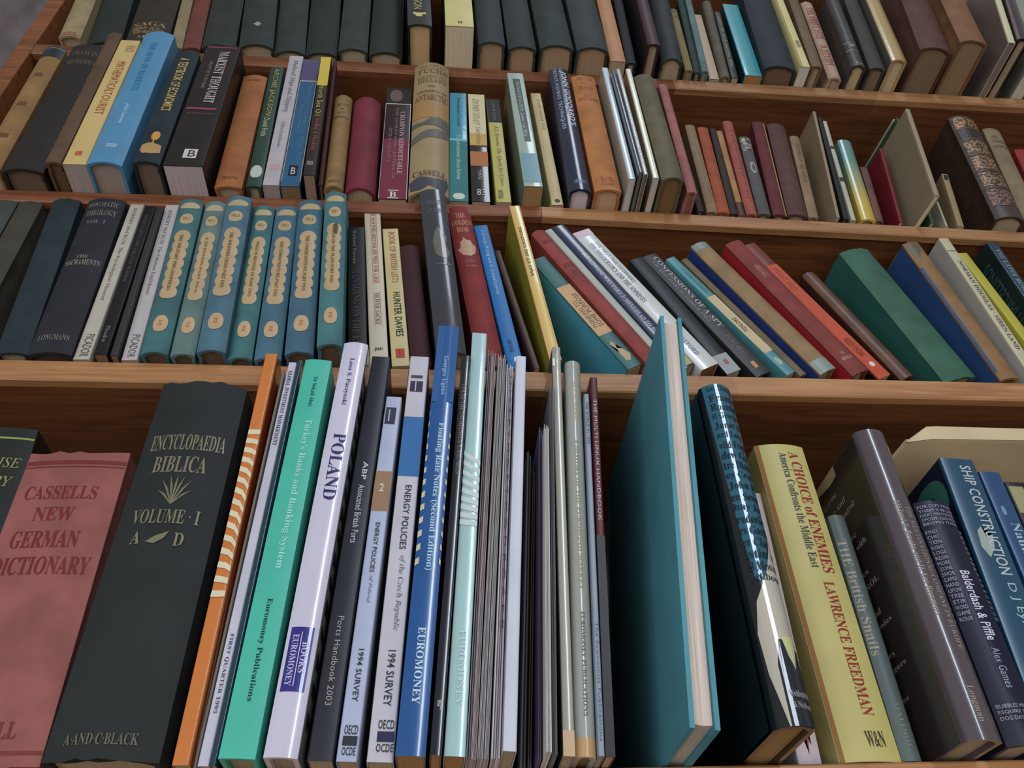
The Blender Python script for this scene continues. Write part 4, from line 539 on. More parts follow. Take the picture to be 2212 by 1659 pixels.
('glossy_paperback', 'G', 0.2291, -0.0053, 1.808, -28.36, 0, 0.0188, 0.1972, 0.122, 'b9bcb9', 'leaning white philosophy paperback with a crimson head', 'books on the third shelf from the top', {'page': '6a4a2a'}, (('R', 0, 0, 1, 0.045, '7d1230', 'crimson_head'), ('T', 'THE FIRST PHILOSOPHERS', 0.62, 0.1, 0.82, 0.42, '2f3440', 's', 'd', 'title'), ('T', 'THE PRESOCRATICS AND THE SOPHISTS', 0.22, 0.1, 0.5, 0.55, '2f3440', 'r', 'd', 'title'), ('T', 'OXFORD', 0.35, 0.8, 0.6, 0.92, '5a6f8a', 'r', 'd', 'publisher_name'))),
('paperback_book', 'P', 0.2509, -0.0008, 1.8066, -24.38, 0, 0.015, 0.1563, 0.1, '15171a', 'leaning black paperback with a pale grey foot, behind the forward teal book', 'books on the third shelf from the top', {}, (('R', 0, 0.86, 1, 1, '8a8f92', 'grey_foot'), ('E', 0.4, 0.9, 0.7, 0.94, '8a5030', 'publisher_oval'), ('L', 'R', 0, 0, 1, 1, '15171a', 'side_cover'), ('L', 'T', 'WINNER OF THE GOLD DAGGER', 0.72, 0.08, 0.77, 0.5, '8a9092', 'r', 'u', 'title'), ('L', 'T', 'A THRILLER OF THE FIRST RANK', 0.82, 0.08, 0.87, 0.55, '8a9092', 'r', 'u', 'title'))),
('jacketed_hardback', 'K', 0.2781, 0.0021, 1.8072, -27.14, 0, 0.016, 0.1691, 0.105, '2c2d2e', 'thick dark grey spy confessions book leaning with silver capitals', 'books on the third shelf from the top', {'page': '4a4640', 'bulge': 0.05}, (('T', 'CONFESSIONS OF A SPY', 0.52, 0.03, 0.86, 0.64, '9a9a98', 'r', 'd', 'title'), ('T', 'THE REAL STORY OF ALDRICH AMES', 0.22, 0.06, 0.42, 0.58, '6a6a68', 'r', 'd', 'title'), ('T', 'PETE EARLEY', 0.35, 0.7, 0.7, 0.86, '5c5a58', 'r', 'd', 'title'), ('R', 0.35, 0.905, 0.6, 0.95, 'b07a3c', 'orange_square'))),
('paperback_book', 'P', 0.3008, -0.0016, 1.8059, -29.14, 0, 0.01, 0.1662, 0.103, '3f8088', 'leaning thin turquoise paperback with a cream label and a bird at its foot', 'books on the third shelf from the top', {}, (('R', 0, 0.36, 1, 0.83, 'b09f74', 'cream_label'), ('T', 'FISHLORE', 0.25, 0.55, 0.7, 0.66, '2a2a20', 'S', 'u', 'title'), ('P', ((0.3, 0.88), (0.6, 0.87), (0.75, 0.91), (0.5, 0.94), (0.3, 0.92)), '9aa08a', 'bird_emblem'), ('T', 'A.F.MAGRI MACMAHON', 0.35, 0.1, 0.65, 0.33, '24565c', 's', 'd', 'title'))),
('hardback_book', 'H', 0.312, -0.0003, 1.8051, -28.21, 0, 0.0068, 0.1655, 0.103, '6b5a40', 'leaning thin brown paper book next to the turquoise bird paperback', 'books on the third shelf from the top', {}, ()),
('hardback_book', 'H', 0.3339, -0.0025, 1.8077, -26.94, 0, 0.0185, 0.1833, 0.114, '8a6f48', 'leaning book with royal blue boards and a buff cloth spine', 'books on the third shelf from the top', {}, (('R', 0, 0.92, 1, 1, '7d8a84', 'grey_foot'), ('R', 0, 0, 1, 0.05, '6f8078', 'grey_head'), ('L', 'R', 0, 0, 1, 1, '223a7a', 'side_cover'))),
('hardback_book', 'H', 0.3636, -0.0016, 1.8074, -24.18, 0, 0.0191, 0.186, 0.115, '7a3029', 'leaning faded red book with bright red boards', 'books on the third shelf from the top', {'bulge': 0.12}, (('L', 'R', 0, 0, 1, 1, 'a01824', 'side_cover'), ('T', 'ADRIAN BELL', 0.3, 0.2, 0.6, 0.3, '9a7060', 'r', 'd', 'title'), ('T', 'THE', 0.35, 0.86, 0.55, 0.875, 'a88a7a', 'r', 'h', 'title'), ('T', 'BODLEY', 0.2, 0.89, 0.8, 0.91, 'a88a7a', 'r', 'h', 'title'))),
('paperback_book', 'P', 0.3855, 0.0007, 1.8064, -25.02, 0, 0.0138, 0.1903, 0.118, '6f2c24', 'leaning thin book with orange lower spine and black side cover', 'books on the third shelf from the top', {}, (('R', 0, 0.18, 1, 1, 'b3421a', 'orange_panel'), ('T', 'WRIGHT MILLS', 0.3, 0.2, 0.7, 0.38, '8a2f14', 's', 'd', 'title'), ('T', 'READER FONTANA', 0.25, 0.74, 0.75, 0.86, '5a1c10', 's', 'd', 'title'), ('E', 0.35, 0.9, 0.7, 0.93, 'c8c4bc', 'white_mark'), ('L', 'R', 0, 0, 1, 1, '141010', 'side_cover'))),
('leather_book', 'L', 0.4072, 0.0024, 1.8062, -21.61, 0, 0.0145, 0.1424, 0.1, '5f3a24', 'leaning small brown leather book left of the large green one', 'books on the third shelf from the top', {'bulge': 0.2}, (('L', 'R', 0, 0, 1, 1, '3a2018', 'side_cover'),)),
('hardback_book', 'H', 0.4573, 0.0045, 1.8076, -14.21, 0, 0.0335, 0.1759, 0.109, '2f5c48', 'large green cloth book leaning on the third shelf', 'books on the third shelf from the top', {'bulge': 0.1}, (('L', 'R', 0, 0, 1, 1, '205c54', 'side_cover'),)),
('hardback_book', 'H', 0.499, -0.0006, 1.8047, -7.33, 0, 0.0183, 0.184, 0.114, '8a653a', 'leaning book with blue boards and a badly worn buff spine', 'books on the third shelf from the top', {'page': '6a4c2c'}, (('L', 'R', 0, 0, 1, 1, '26487a', 'side_cover'), ('P', ((0.1, 0.02), (0.6, 0.0), (0.8, 0.06), (0.5, 0.1), (0.3, 0.16), (0.1, 0.1)), '5a5040', 'torn_patch'), ('R', 0, 0.2, 0.14, 0.95, '2a4468', 'blue_edge'))),
('paperback_book', 'P', 0.5268, -0.0003, 1.8038, -3.17, 0, 0.0107, 0.1955, 0.121, 'b0a98a', 'leaning grey white paperback with cream spine right of the worn one', 'books on the third shelf from the top', {}, (('R', 0, 0.1, 1, 0.105, '3a3a30', 'thin_rule'), ('T', 'NORMAN DOUGLAS · SIREN LAND', 0.35, 0.18, 0.75, 0.8, '4a4638', 'r', 'd', 'title'), ('L', 'R', 0, 0, 1, 1, 'a8a6a0', 'side_cover'))),
('paperback_book', 'P', 0.5477, 0.0006, 1.8041, -6.47, 0, 0.0104, 0.1745, 0.108, 'a39c12', 'leaning acid yellow paperback near the right end of the third shelf', 'books on the third shelf from the top', {}, ()),
('glossy_paperback', 'G', 0.5722, -0.0008, 1.8037, -1.78, 0, 0.0109, 0.1911, 0.118, '143040', 'leaning dark patterned book at the right end of the third shelf', 'books on the third shelf from the top', {}, (('T', 'THE LATER ROMAN EMPIRE', 0.3, 0.06, 0.75, 0.6, '6a8a9a', 'r', 'd', 'title'), ('L', 'R', 0, 0, 1, 1, '142a2c', 'side_cover'), ('L', 'T', 'AMMIANUS MARCELLINUS', 0.75, 0.1, 0.9, 0.8, '3f5a5a', 's', 'u', 'title'))),
('jacketed_hardback', 'J', -0.2863, -0.035, 1.4809, -4.29, 0, 0.0648, 0.2248, 0.139, '151c18', 'dark green concise dictionary with gilt rule at the far left of the bottom row', 'books on the bottom shelf in view', {'bulge': 0.08}, (('R', 0, 0.035, 1, 0.042, '7d8a3c', 'gilt_rule'), ('T', 'THE CONCISE', 0.1, 0.11, 0.94, 0.145, '8f8a4a', 'i', 'h', 'title'), ('T', 'DICTIONARY', 0.1, 0.175, 0.92, 0.21, '8f8a4a', 'i', 'h', 'title'), ('T', 'NATIONAL', 0.1, 0.29, 0.82, 0.325, '8f8a4a', 'i', 'h', 'title'), ('T', 'BIOGRAPHY', 0.1, 0.35, 0.84, 0.385, '8f8a4a', 'i', 'h', 'title'))),
('hardback_book', 'H', -0.2202, -0.062, 1.4791, -1.1, 0, 0.06, 0.1898, 0.118, '8a4c46', 'wide faded red German dictionary, left end of the bottom row', 'books on the bottom shelf in view', {'worn': 1, 'bulge': 0.04}, (('T', 'CASSELLS', 0.1, 0.135, 0.8, 0.185, '6b1c18', 'b', 'h', 'title'), ('T', 'NEW', 0.26, 0.215, 0.64, 0.265, '6b1c18', 'b', 'h', 'title'), ('T', 'GERMAN', 0.13, 0.3, 0.76, 0.36, '6b1c18', 'b', 'h', 'title'), ('T', 'DICTIONARY', 0.04, 0.39, 0.93, 0.45, '6b1c18', 'b', 'h', 'title'), ('T', 'CASSELL', 0.2, 0.88, 0.75, 0.925, '6b1c18', 'b', 'h', 'title'), ('R', 0, 0.035, 1, 0.05, '6b241f', 'dark_rule'), ('R', 0, 0.058, 1, 0.062, '6b241f', 'dark_rule'), ('R', 0, 0.955, 1, 0.965, '6b241f', 'dark_rule'))),
('hardback_book', 'H', -0.1588, -0.07, 1.4789, 0.84, 0, 0.0553, 0.2412, 0.15, '191f1f', 'huge black encyclopaedia volume with gilt capitals on the bottom row', 'books on the bottom shelf in view', {'worn': 1, 'bulge': 0.1}, (('T', 'ENCYCLOPAEDIA', 0.1, 0.185, 0.92, 0.235, '746d52', 'b', 'h', 'title'), ('T', 'BIBLICA', 0.2, 0.255, 0.78, 0.305, '746d52', 'b', 'h', 'title'), ('P', ((0.505, 0.4), (0.409, 0.375), (0.332, 0.358), (0.421, 0.37), (0.515, 0.4)), '6b6850', 'gilt_leaf'), ('P', ((0.505, 0.4), (0.417, 0.357), (0.353, 0.328), (0.436, 0.353), (0.515, 0.4)), '6b6850', 'gilt_leaf'), ('P', ((0.505, 0.4), (0.457, 0.347), (0.431, 0.314), (0.479, 0.346), (0.515, 0.4)), '6b6850', 'gilt_leaf'), ('P', ((0.505, 0.4), (0.498, 0.344), (0.51, 0.31), (0.522, 0.344), (0.515, 0.4)), '6b6850', 'gilt_leaf'), ('P', ((0.505, 0.4), (0.541, 0.346), (0.589, 0.314), (0.563, 0.347), (0.515, 0.4)), '6b6850', 'gilt_leaf'), ('P', ((0.505, 0.4), (0.584, 0.353), (0.667, 0.328), (0.603, 0.357), (0.515, 0.4)), '6b6850', 'gilt_leaf'), ('P', ((0.505, 0.4), (0.599, 0.37), (0.688, 0.358), (0.611, 0.375), (0.515, 0.4)), '6b6850', 'gilt_leaf'), ('T', 'VOLUME · I', 0.15, 0.415, 0.84, 0.455, '746d52', 'b', 'h', 'title'), ('T', 'A', 0.2, 0.475, 0.3, 0.51, '746d52', 'b', 'h', 'title'), ('P', ((0.36, 0.505), (0.44, 0.49), (0.58, 0.475), (0.54, 0.495), (0.45, 0.51)), '6b6850', 'gilt_leaf'), ('T', 'D', 0.64, 0.48, 0.74, 0.515, '746d52', 'b', 'h', 'title'), ('T', 'A·AND·C·BLACK', 0.16, 0.945, 0.8, 0.968, '5c5a48', 'b', 'h', 'title'))),
('glossy_paperback', 'G', -0.1217, -0.068, 1.4786, 0.99, 0, 0.0081, 0.2747, 0.21, 'bd6a1a', 'thin orange report with white stripes beside the huge black volume', 'books on the bottom shelf in view', {}, (('P', ((0.06, 0.245), (0.62, 0.245), (1, 0.245), (1, 0.258), (0.62, 0.259), (0.04, 0.259)), 'c8c0a0', 'white_stripe'), ('P', ((0.06, 0.271), (0.62, 0.272), (1, 0.277), (1, 0.29), (0.62, 0.286), (0.04, 0.285)), 'c8c0a0', 'white_stripe'), ('P', ((0.06, 0.297), (0.62, 0.3), (1, 0.308), (1, 0.321), (0.62, 0.314), (0.04, 0.311)), 'c8c0a0', 'white_stripe'), ('P', ((0.06, 0.324), (0.62, 0.328), (1, 0.34), (1, 0.353), (0.62, 0.342), (0.04, 0.338)), 'c8c0a0', 'white_stripe'), ('P', ((0.06, 0.351), (0.62, 0.357), (1, 0.372), (1, 0.385), (0.62, 0.371), (0.04, 0.365)), 'c8c0a0', 'white_stripe'), ('P', ((0.06, 0.379), (0.62, 0.386), (1, 0.403), (1, 0.416), (0.62, 0.4), (0.04, 0.393)), 'c8c0a0', 'white_stripe'), ('P', ((0.06, 0.408), (0.62, 0.416), (1, 0.434), (1, 0.447), (0.62, 0.43), (0.04, 0.422)), 'c8c0a0', 'white_stripe'), ('P', ((0.06, 0.438), (0.62, 0.445), (1, 0.464), (1, 0.477), (0.62, 0.459), (0.04, 0.452)), 'c8c0a0', 'white_stripe'), ('P', ((0.06, 0.468), (0.62, 0.475), (1, 0.494), (1, 0.507), (0.62, 0.489), (0.04, 0.482)), 'c8c0a0', 'white_stripe'), ('P', ((0.06, 0.498), (0.62, 0.505), (1, 0.523), (1, 0.536), (0.62, 0.519), (0.04, 0.512)), 'c8c0a0', 'white_stripe'), ('P', ((0.06, 0.53), (0.62, 0.536), (1, 0.551), (1, 0.564), (0.62, 0.55), (0.04, 0.544)), 'c8c0a0', 'white_stripe'), ('P', ((0.06, 0.562), (0.62, 0.567), (1, 0.579), (1, 0.592), (0.62, 0.581), (0.04, 0.576)), 'c8c0a0', 'white_stripe'), ('P', ((0.06, 0.595), (0.62, 0.598), (1, 0.606), (1, 0.619), (0.62, 0.612), (0.04, 0.609)), 'c8c0a0', 'white_stripe'), ('P', ((0.06, 0.628), (0.62, 0.63), (1, 0.634), (1, 0.647), (0.62, 0.644), (0.04, 0.642)), 'c8c0a0', 'white_stripe'), ('P', ((0.06, 0.662), (0.62, 0.662), (1, 0.662), (1, 0.675), (0.62, 0.676), (0.04, 0.676)), 'c8c0a0', 'white_stripe'), ('L', 'R', 0, 0, 1, 1, '7a2c12', 'side_cover'), ('r', 'R', 0, 0, 1, 1, '8a2c0c', 'side_cover'))),
('magazine', 'M', -0.1164, -0.062, 1.4785, 1.77, 0, 0.002, 0.2673, 0.2, '8f887c', 'thin grey beige magazine between the orange and the white report', 'books on the bottom shelf in view', {}, ()),
('paperback_book', 'P', -0.1112, -0.066, 1.4786, 2.01, 0, 0.0054, 0.2689, 0.2, 'b0aebd', 'white thin report on global investment, first of the bottom row reports', 'books on the bottom shelf in view', {}, (('T', 'GLOBAL INVESTMENT MANAGEMENT', 0.25, 0.03, 0.75, 0.27, '23264a', 'b', 'd', 'title'), ('T', 'FIRST QUARTER 1995', 0.3, 0.745, 0.75, 0.905, '3a3d5a', 'r', 'd', 'title'))),
('glossy_paperback', 'G', -0.1066, -0.066, 1.4786, 2.03, 0, 0.0033, 0.2713, 0.2, '123040', 'thin glossy dark blue report beside the wide turquoise one', 'books on the bottom shelf in view', {}, ()),
('jacketed_hardback', 'K', -0.0934, -0.075, 1.4789, 2.42, 0, 0.0178, 0.2629, 0.21, '2ba690', 'wide turquoise report on Turkish banks with white and black lettering', 'books on the bottom shelf in view', {'bulge': 0.06}, (('T', 'Dr Selçuk Abaç', 0.44, 0.06, 0.62, 0.16, '12403a', 'r', 'd', 'title'), ('T', "Turkey's Banks and Banking System", 0.44, 0.2, 0.74, 0.61, '8fc9bd', 'r', 'd', 'title'), ('T', 'Euromoney Publications', 0.42, 0.68, 0.62, 0.895, '0c2a2a', 'b', 'd', 'publisher_name'))),
('jacketed_hardback', 'J', -0.0726, -0.0746, 1.4789, 3.02, 0, 0.0167, 0.2799, 0.21, 'b7b3c6', 'white round-backed book titled Poland in big blue capitals', 'books on the bottom shelf in view', {'bulge': 0.12}, (('T', 'Leon S. Paczynski', 0.34, 0.055, 0.56, 0.205, '2b2a66', 'r', 'd', 'title'), ('T', 'POLAND', 0.3, 0.29, 0.78, 0.47, '242060', 'b', 'd', 'title'), ('R', 0.12, 0.76, 0.86, 0.885, '2b2378', 'purple_label'), ('T', 'EUROMONEY', 0.22, 0.775, 0.42, 0.875, 'b0aecf', 'r', 'd', 'publisher_name'), ('T', 'BOOKS', 0.56, 0.79, 0.76, 0.85, 'b0aecf', 'r', 'd', 'publisher_name'), ('R', 0.48, 0.77, 0.51, 0.875, 'b0aecf', 'label_rule'), ('r', 'R', 0, 0, 1, 1, '8a8a8c', 'patterned_side_cover'), ('r', 'P', ((0.015, 0.03), (0.06, 0.035), (0.09, 0.05), (0.05, 0.055), (0.02, 0.065)), '24262a', 'dark_blot'), ('r', 'P', ((0.015, 0.085), (0.06, 0.1), (0.09, 0.105), (0.05, 0.11), (0.02, 0.112)), '24262a', 'dark_blot'), ('r', 'P', ((0.015, 0.14), (0.06, 0.165), (0.09, 0.16), (0.05, 0.165), (0.02, 0.175)), '24262a', 'dark_blot'), ('r', 'P', ((0.015, 0.195), (0.06, 0.2), (0.09, 0.215), (0.05, 0.22), (0.02, 0.222)), '24262a', 'dark_blot'), ('r', 'P', ((0.015, 0.25), (0.06, 0.265), (0.09, 0.27), (0.05, 0.275), (0.02, 0.285)), '24262a', 'dark_blot'), ('r', 'P', ((0.015, 0.305), (0.06, 0.33), (0.09, 0.325), (0.05, 0.33), (0.02, 0.332)), '24262a', 'dark_blot'), ('r', 'P', ((0.015, 0.36), (0.06, 0.365), (0.09, 0.38), (0.05, 0.385), (0.02, 0.395)), '24262a', 'dark_blot'), ('r', 'P', ((0.015, 0.415), (0.06, 0.43), (0.09, 0.435), (0.05, 0.44), (0.02, 0.442)), '24262a', 'dark_blot'), ('r', 'P', ((0.015, 0.47), (0.06, 0.495), (0.09, 0.49), (0.05, 0.495), (0.02, 0.505)), '24262a', 'dark_blot'), ('r', 'P', ((0.015, 0.525), (0.06, 0.53), (0.09, 0.545), (0.05, 0.55), (0.02, 0.552)), '24262a', 'dark_blot'), ('r', 'P', ((0.015, 0.58), (0.06, 0.595), (0.09, 0.6), (0.05, 0.605), (0.02, 0.615)), '24262a', 'dark_blot'), ('r', 'P', ((0.015, 0.635), (0.06, 0.66), (0.09, 0.655), (0.05, 0.66), (0.02, 0.662)), '24262a', 'dark_blot'), ('r', 'P', ((0.015, 0.69), (0.06, 0.695), (0.09, 0.71), (0.05, 0.715), (0.02, 0.725)), '24262a', 'dark_blot'), ('r', 'P', ((0.015, 0.745), (0.06, 0.76), (0.09, 0.765), (0.05, 0.77), (0.02, 0.772)), '24262a', 'dark_blot'), ('r', 'P', ((0.015, 0.8), (0.06, 0.825), (0.09, 0.82), (0.05, 0.825), (0.02, 0.835)), '24262a', 'dark_blot'), ('r', 'P', ((0.015, 0.855), (0.06, 0.86), (0.09, 0.875), (0.05, 0.88), (0.02, 0.882)), '24262a', 'dark_blot'), ('r', 'P', ((0.015, 0.91), (0.06, 0.925), (0.09, 0.93), (0.05, 0.935), (0.02, 0.945)), '24262a', 'dark_blot'))),
('paperback_book', 'P', -0.054, -0.07, 1.4788, 2.95, 0, 0.0129, 0.2728, 0.2, '1d1e29', 'charcoal ports handbook with white spine lettering', 'books on the bottom shelf in view', {}, (('T', 'ABP', 0.42, 0.335, 0.66, 0.385, 'b5b5ba', 'S', 'd', 'publisher_name'), ('T', 'Associated British Ports', 0.36, 0.4, 0.66, 0.55, 'b0b0b5', 's', 'd', 'title'), ('T', 'Ports Handbook 2003', 0.36, 0.72, 0.62, 0.9, '8f8f8a', 's', 'd', 'title'))),
('paperback_book', 'P', -0.0412, -0.068, 1.4788, 2.89, 0, 0.0105, 0.2375, 0.19, '9aa3bd', 'pale blue energy survey with a brown band bearing the figure two', 'books on the bottom shelf in view', {}, (('R', 0, 0.26, 1, 0.385, '8a6a4a', 'brown_band'), ('T', '2', 0.35, 0.3, 0.6, 0.325, 'c0bcb5', 'S', 'h', 'volume_number'), ('R', 0.1, 0.04, 0.75, 0.1, '2a2a3c', 'publisher_mark'), ('R', 0.3, 0.048, 0.38, 0.09, '9aa3bd', 'mark_gap'), ('T', 'ENERGY POLICIES', 0.4, 0.42, 0.66, 0.56, '20222e', 'S', 'd', 'title'), ('T', 'of Poland', 0.42, 0.57, 0.66, 0.64, '4a4c5a', 'i', 'd', 'title'), ('T', '1994 SURVEY', 0.38, 0.755, 0.68, 0.875, '20222e', 'S', 'd', 'title'), ('T', 'OECD', 0.22, 0.925, 0.88, 0.945, '20222e', 'S', 'h', 'publisher_name'), ('R', 0.2, 0.948, 0.9, 0.968, '20222e', 'publisher_mark'), ('T', 'OCDE', 0.22, 0.971, 0.88, 0.988, '20222e', 'S', 'h', 'publisher_name'))),
('paperback_book', 'P', -0.0246, -0.0661, 1.4788, 2.43, 0, 0.0134, 0.2772, 0.2, 'aeabb5', 'white energy survey with a blue panel, taller than its pale blue neighbour', 'books on the bottom shelf in view', {}, (('R', 0, 0.2, 1, 0.375, '1c5f9a', 'blue_panel'), ('R', 0.15, 0.065, 0.75, 0.075, '3a3650', 'publisher_mark'), ('R', 0.15, 0.085, 0.8, 0.12, '2a2440', 'publisher_mark'), ('R', 0.4, 0.087, 0.46, 0.118, 'aeabb5', 'mark_gap'), ('T', 'ENERGY POLICIES', 0.42, 0.4, 0.72, 0.565, '1d1f2c', 'S', 'd', 'title'), ('T', 'of the Czech Republic', 0.45, 0.58, 0.75, 0.75, '4a4a58', 'i', 'd', 'title'), ('T', '1994 SURVEY', 0.4, 0.79, 0.72, 0.9, '1d1f2c', 'S', 'd', 'title'), ('T', 'OECD', 0.3, 0.925, 0.92, 0.942, '1d1f2c', 'S', 'h', 'publisher_name'), ('R', 0.3, 0.946, 0.95, 0.965, '1a1c40', 'publisher_mark'), ('T', 'OCDE', 0.3, 0.968, 0.95, 0.983, '1d1f2c', 'S', 'h', 'publisher_name'), ('L', 'R', 0, 0, 1, 1, '8d8088', 'side_cover'))),
('glossy_paperback', 'G', -0.0093, -0.074, 1.4789, 3.24, 0, 0.0151, 0.3002, 0.21, '0f4a86', 'tall glossy blue book with cream dashes and white title on floating rate notes', 'books on the bottom shelf in view', {'page': '8a6a42', 'bulge': 0.08}, (('P', ((0.0, 0.266), (0.16, 0.26), (0.16, 0.274), (0.0, 0.28)), 'b5ad8a', 'cream_dash'), ('P', ((0.0, 0.297), (0.16, 0.291), (0.16, 0.305), (0.0, 0.311)), 'b5ad8a', 'cream_dash'), ('P', ((0.0, 0.328), (0.16, 0.322), (0.16, 0.336), (0.0, 0.342)), 'b5ad8a', 'cream_dash'), ('P', ((0.93, 0.322), (1, 0.328), (1, 0.339), (0.93, 0.334)), 'b5ad8a', 'cream_dash'), ('P', ((0.0, 0.359), (0.16, 0.353), (0.16, 0.367), (0.0, 0.373)), 'b5ad8a', 'cream_dash'), ('P', ((0.93, 0.353), (1, 0.359), (1, 0.37), (0.93, 0.365)), 'b5ad8a', 'cream_dash'), ('P', ((0.0, 0.39), (0.16, 0.384), (0.16, 0.398), (0.0, 0.404)), 'b5ad8a', 'cream_dash'), ('P', ((0.93, 0.384), (1, 0.39), (1, 0.401), (0.93, 0.396)), 'b5ad8a', 'cream_dash'), ('P', ((0.0, 0.421), (0.16, 0.415), (0.16, 0.429), (0.0, 0.435)), 'b5ad8a', 'cream_dash'), ('P', ((0.93, 0.415), (1, 0.421), (1, 0.432), (0.93, 0.427)), 'b5ad8a', 'cream_dash'), ('P', ((0.0, 0.452), (0.16, 0.446), (0.16, 0.46), (0.0, 0.466)), 'b5ad8a', 'cream_dash'), ('P', ((0.93, 0.446), (1, 0.452), (1, 0.463), (0.93, 0.458)), 'b5ad8a', 'cream_dash'), ('P', ((0.0, 0.483), (0.16, 0.477), (0.16, 0.491), (0.0, 0.497)), 'b5ad8a', 'cream_dash'), ('P', ((0.93, 0.477), (1, 0.483), (1, 0.494), (0.93, 0.489)), 'b5ad8a', 'cream_dash'), ('P', ((0.0, 0.514), (0.16, 0.508), (0.16, 0.522), (0.0, 0.528)), 'b5ad8a', 'cream_dash'), ('P', ((0.93, 0.508), (1, 0.514), (1, 0.525), (0.93, 0.52)), 'b5ad8a', 'cream_dash'), ('P', ((0.0, 0.545), (0.16, 0.539), (0.16, 0.553), (0.0, 0.559)), 'b5ad8a', 'cream_dash'), ('P', ((0.93, 0.539), (1, 0.545), (1, 0.556), (0.93, 0.551)), 'b5ad8a', 'cream_dash'), ('P', ((0.0, 0.576), (0.16, 0.57), (0.16, 0.584), (0.0, 0.59)), 'b5ad8a', 'cream_dash'), ('P', ((0.93, 0.57), (1, 0.576), (1, 0.587), (0.93, 0.582)), 'b5ad8a', 'cream_dash'), ('P', ((0.0, 0.607), (0.16, 0.601), (0.16, 0.615), (0.0, 0.621)), 'b5ad8a', 'cream_dash'), ('P', ((0.93, 0.601), (1, 0.607), (1, 0.618), (0.93, 0.613)), 'b5ad8a', 'cream_dash'), ('P', ((0.0, 0.638), (0.16, 0.632), (0.16, 0.646), (0.0, 0.652)), 'b5ad8a', 'cream_dash'), ('P', ((0.93, 0.632), (1, 0.638), (1, 0.649), (0.93, 0.644)), 'b5ad8a', 'cream_dash'), ('R', 0, 0.0, 1, 0.24, '12508a', 'blue_head'), ('T', 'Georges Ugeux', 0.36, 0.1, 0.62, 0.22, '7fa8c0', 'r', 'd', 'author_name'), ('T', 'Floating Rate Notes (Second Edition)', 0.38, 0.3, 0.7, 0.66, '9ec0cc', 'r', 'd', 'title'), ('T', 'EUROMONEY', 0.38, 0.775, 0.66, 0.915, 'b0c6d2', 'b', 'd', 'publisher_name'))),
('glossy_paperback', 'G', 0.0032, -0.0767, 1.4787, 3.57, 0, 0.0059, 0.2701, 0.2, '13141c', 'thin black glossy campaign book', 'books on the bottom shelf in view', {'page': '8a6a42'}, (('T', 'POLAS THE INCREDIBLE CAMPAIGN', 0.3, 0.1, 0.75, 0.38, '7a7466', 'i', 'd', 'title'), ('T', 'mp', 0.3, 0.9, 0.8, 0.918, 'c0c0c0', 'i', 'h', 'publisher_name'))),
('glossy_paperback', 'G', 0.0127, -0.0734, 1.4788, 3.41, 0, 0.0109, 0.2956, 0.2, '8fb3b4', 'tall pale aqua book with diagonal white stripes', 'books on the bottom shelf in view', {'page': '8a6a42'}, (('P', ((0.0, 0.362), (1, 0.388), (1, 0.4), (0.0, 0.374)), 'b5c2c0', 'pale_stripe'), ('P', ((0.0, 0.387), (1, 0.41), (1, 0.422), (0.0, 0.399)), 'b5c2c0', 'pale_stripe'), ('P', ((0.0, 0.412), (1, 0.432), (1, 0.444), (0.0, 0.424)), 'b5c2c0', 'pale_stripe'), ('P', ((0.0, 0.435), (1, 0.452), (1, 0.464), (0.0, 0.447)), 'b5c2c0', 'pale_stripe'), ('P', ((0.0, 0.458), (1, 0.472), (1, 0.484), (0.0, 0.47)), 'b5c2c0', 'pale_stripe'), ('P', ((0.0, 0.479), (1, 0.49), (1, 0.502), (0.0, 0.491)), 'b5c2c0', 'pale_stripe'), ('P', ((0.0, 0.499), (1, 0.507), (1, 0.519), (0.0, 0.511)), 'b5c2c0', 'pale_stripe'), ('P', ((0.0, 0.519), (1, 0.524), (1, 0.536), (0.0, 0.531)), 'b5c2c0', 'pale_stripe'), ('P', ((0.0, 0.537), (1, 0.539), (1, 0.551), (0.0, 0.549)), 'b5c2c0', 'pale_stripe'), ('T', 'EUROMONEY', 0.38, 0.775, 0.72, 0.915, 'a8c4c4', 'b', 'd', 'publisher_name'))),
('magazine', 'M', 0.0212, -0.07, 1.4787, 3.68, 0, 0.0054, 0.2824, 0.19, 'a59a9e', 'loose bundle of pinkish grey magazines right of the pale aqua book', 'books on the bottom shelf in view', {'sheets': 9}, ()),
('magazine', 'M', 0.0272, -0.07, 1.4787, 3.99, 0, 0.006, 0.28, 0.19, 'a8a3a3', 'bundle of grey journals with curled heads, in the middle of the bottom row', 'books on the bottom shelf in view', {'sheets': 10}, ()),
('magazine', 'M', 0.0336, -0.07, 1.4787, 3.89, 0, 0.0048, 0.2707, 0.19, 'b8b6b8', 'stapled white journal with tiny black marks along its fold', 'books on the bottom shelf in view', {'sheets': 4}, (('T', 'M I S T E T H O P T C O D E C A P R', 0.5, 0.05, 0.8, 0.75, '33322f', 's', 'd', 'title'),)),
('paper_folder', 'P', 0.0399, -0.08, 1.4788, 4.09, 0, 0.007, 0.2678, 0.2, 'b4b8c6', 'large white card folder with a turned corner, standing forward', 'books on the bottom shelf in view', {}, (('L', 'R', 0, 0, 1, 1, 'a3a7b6', 'side_cover'),)),
('paper_folder', 'M', 0.0492, -0.05, 1.4786, 4.17, 0, 0.0039, 0.2068, 0.18, '3a3a3c', 'dark grey thin folder with a gap at its foot', 'books on the bottom shelf in view', {'sheets': 2}, ()),
('paper_folder', 'M', 0.053, -0.05, 1.4786, 4.13, 0, 0.0021, 0.1935, 0.18, '55525a', 'second dark grey folder, right of the gap', 'books on the bottom shelf in view', {'sheets': 2}, ()),
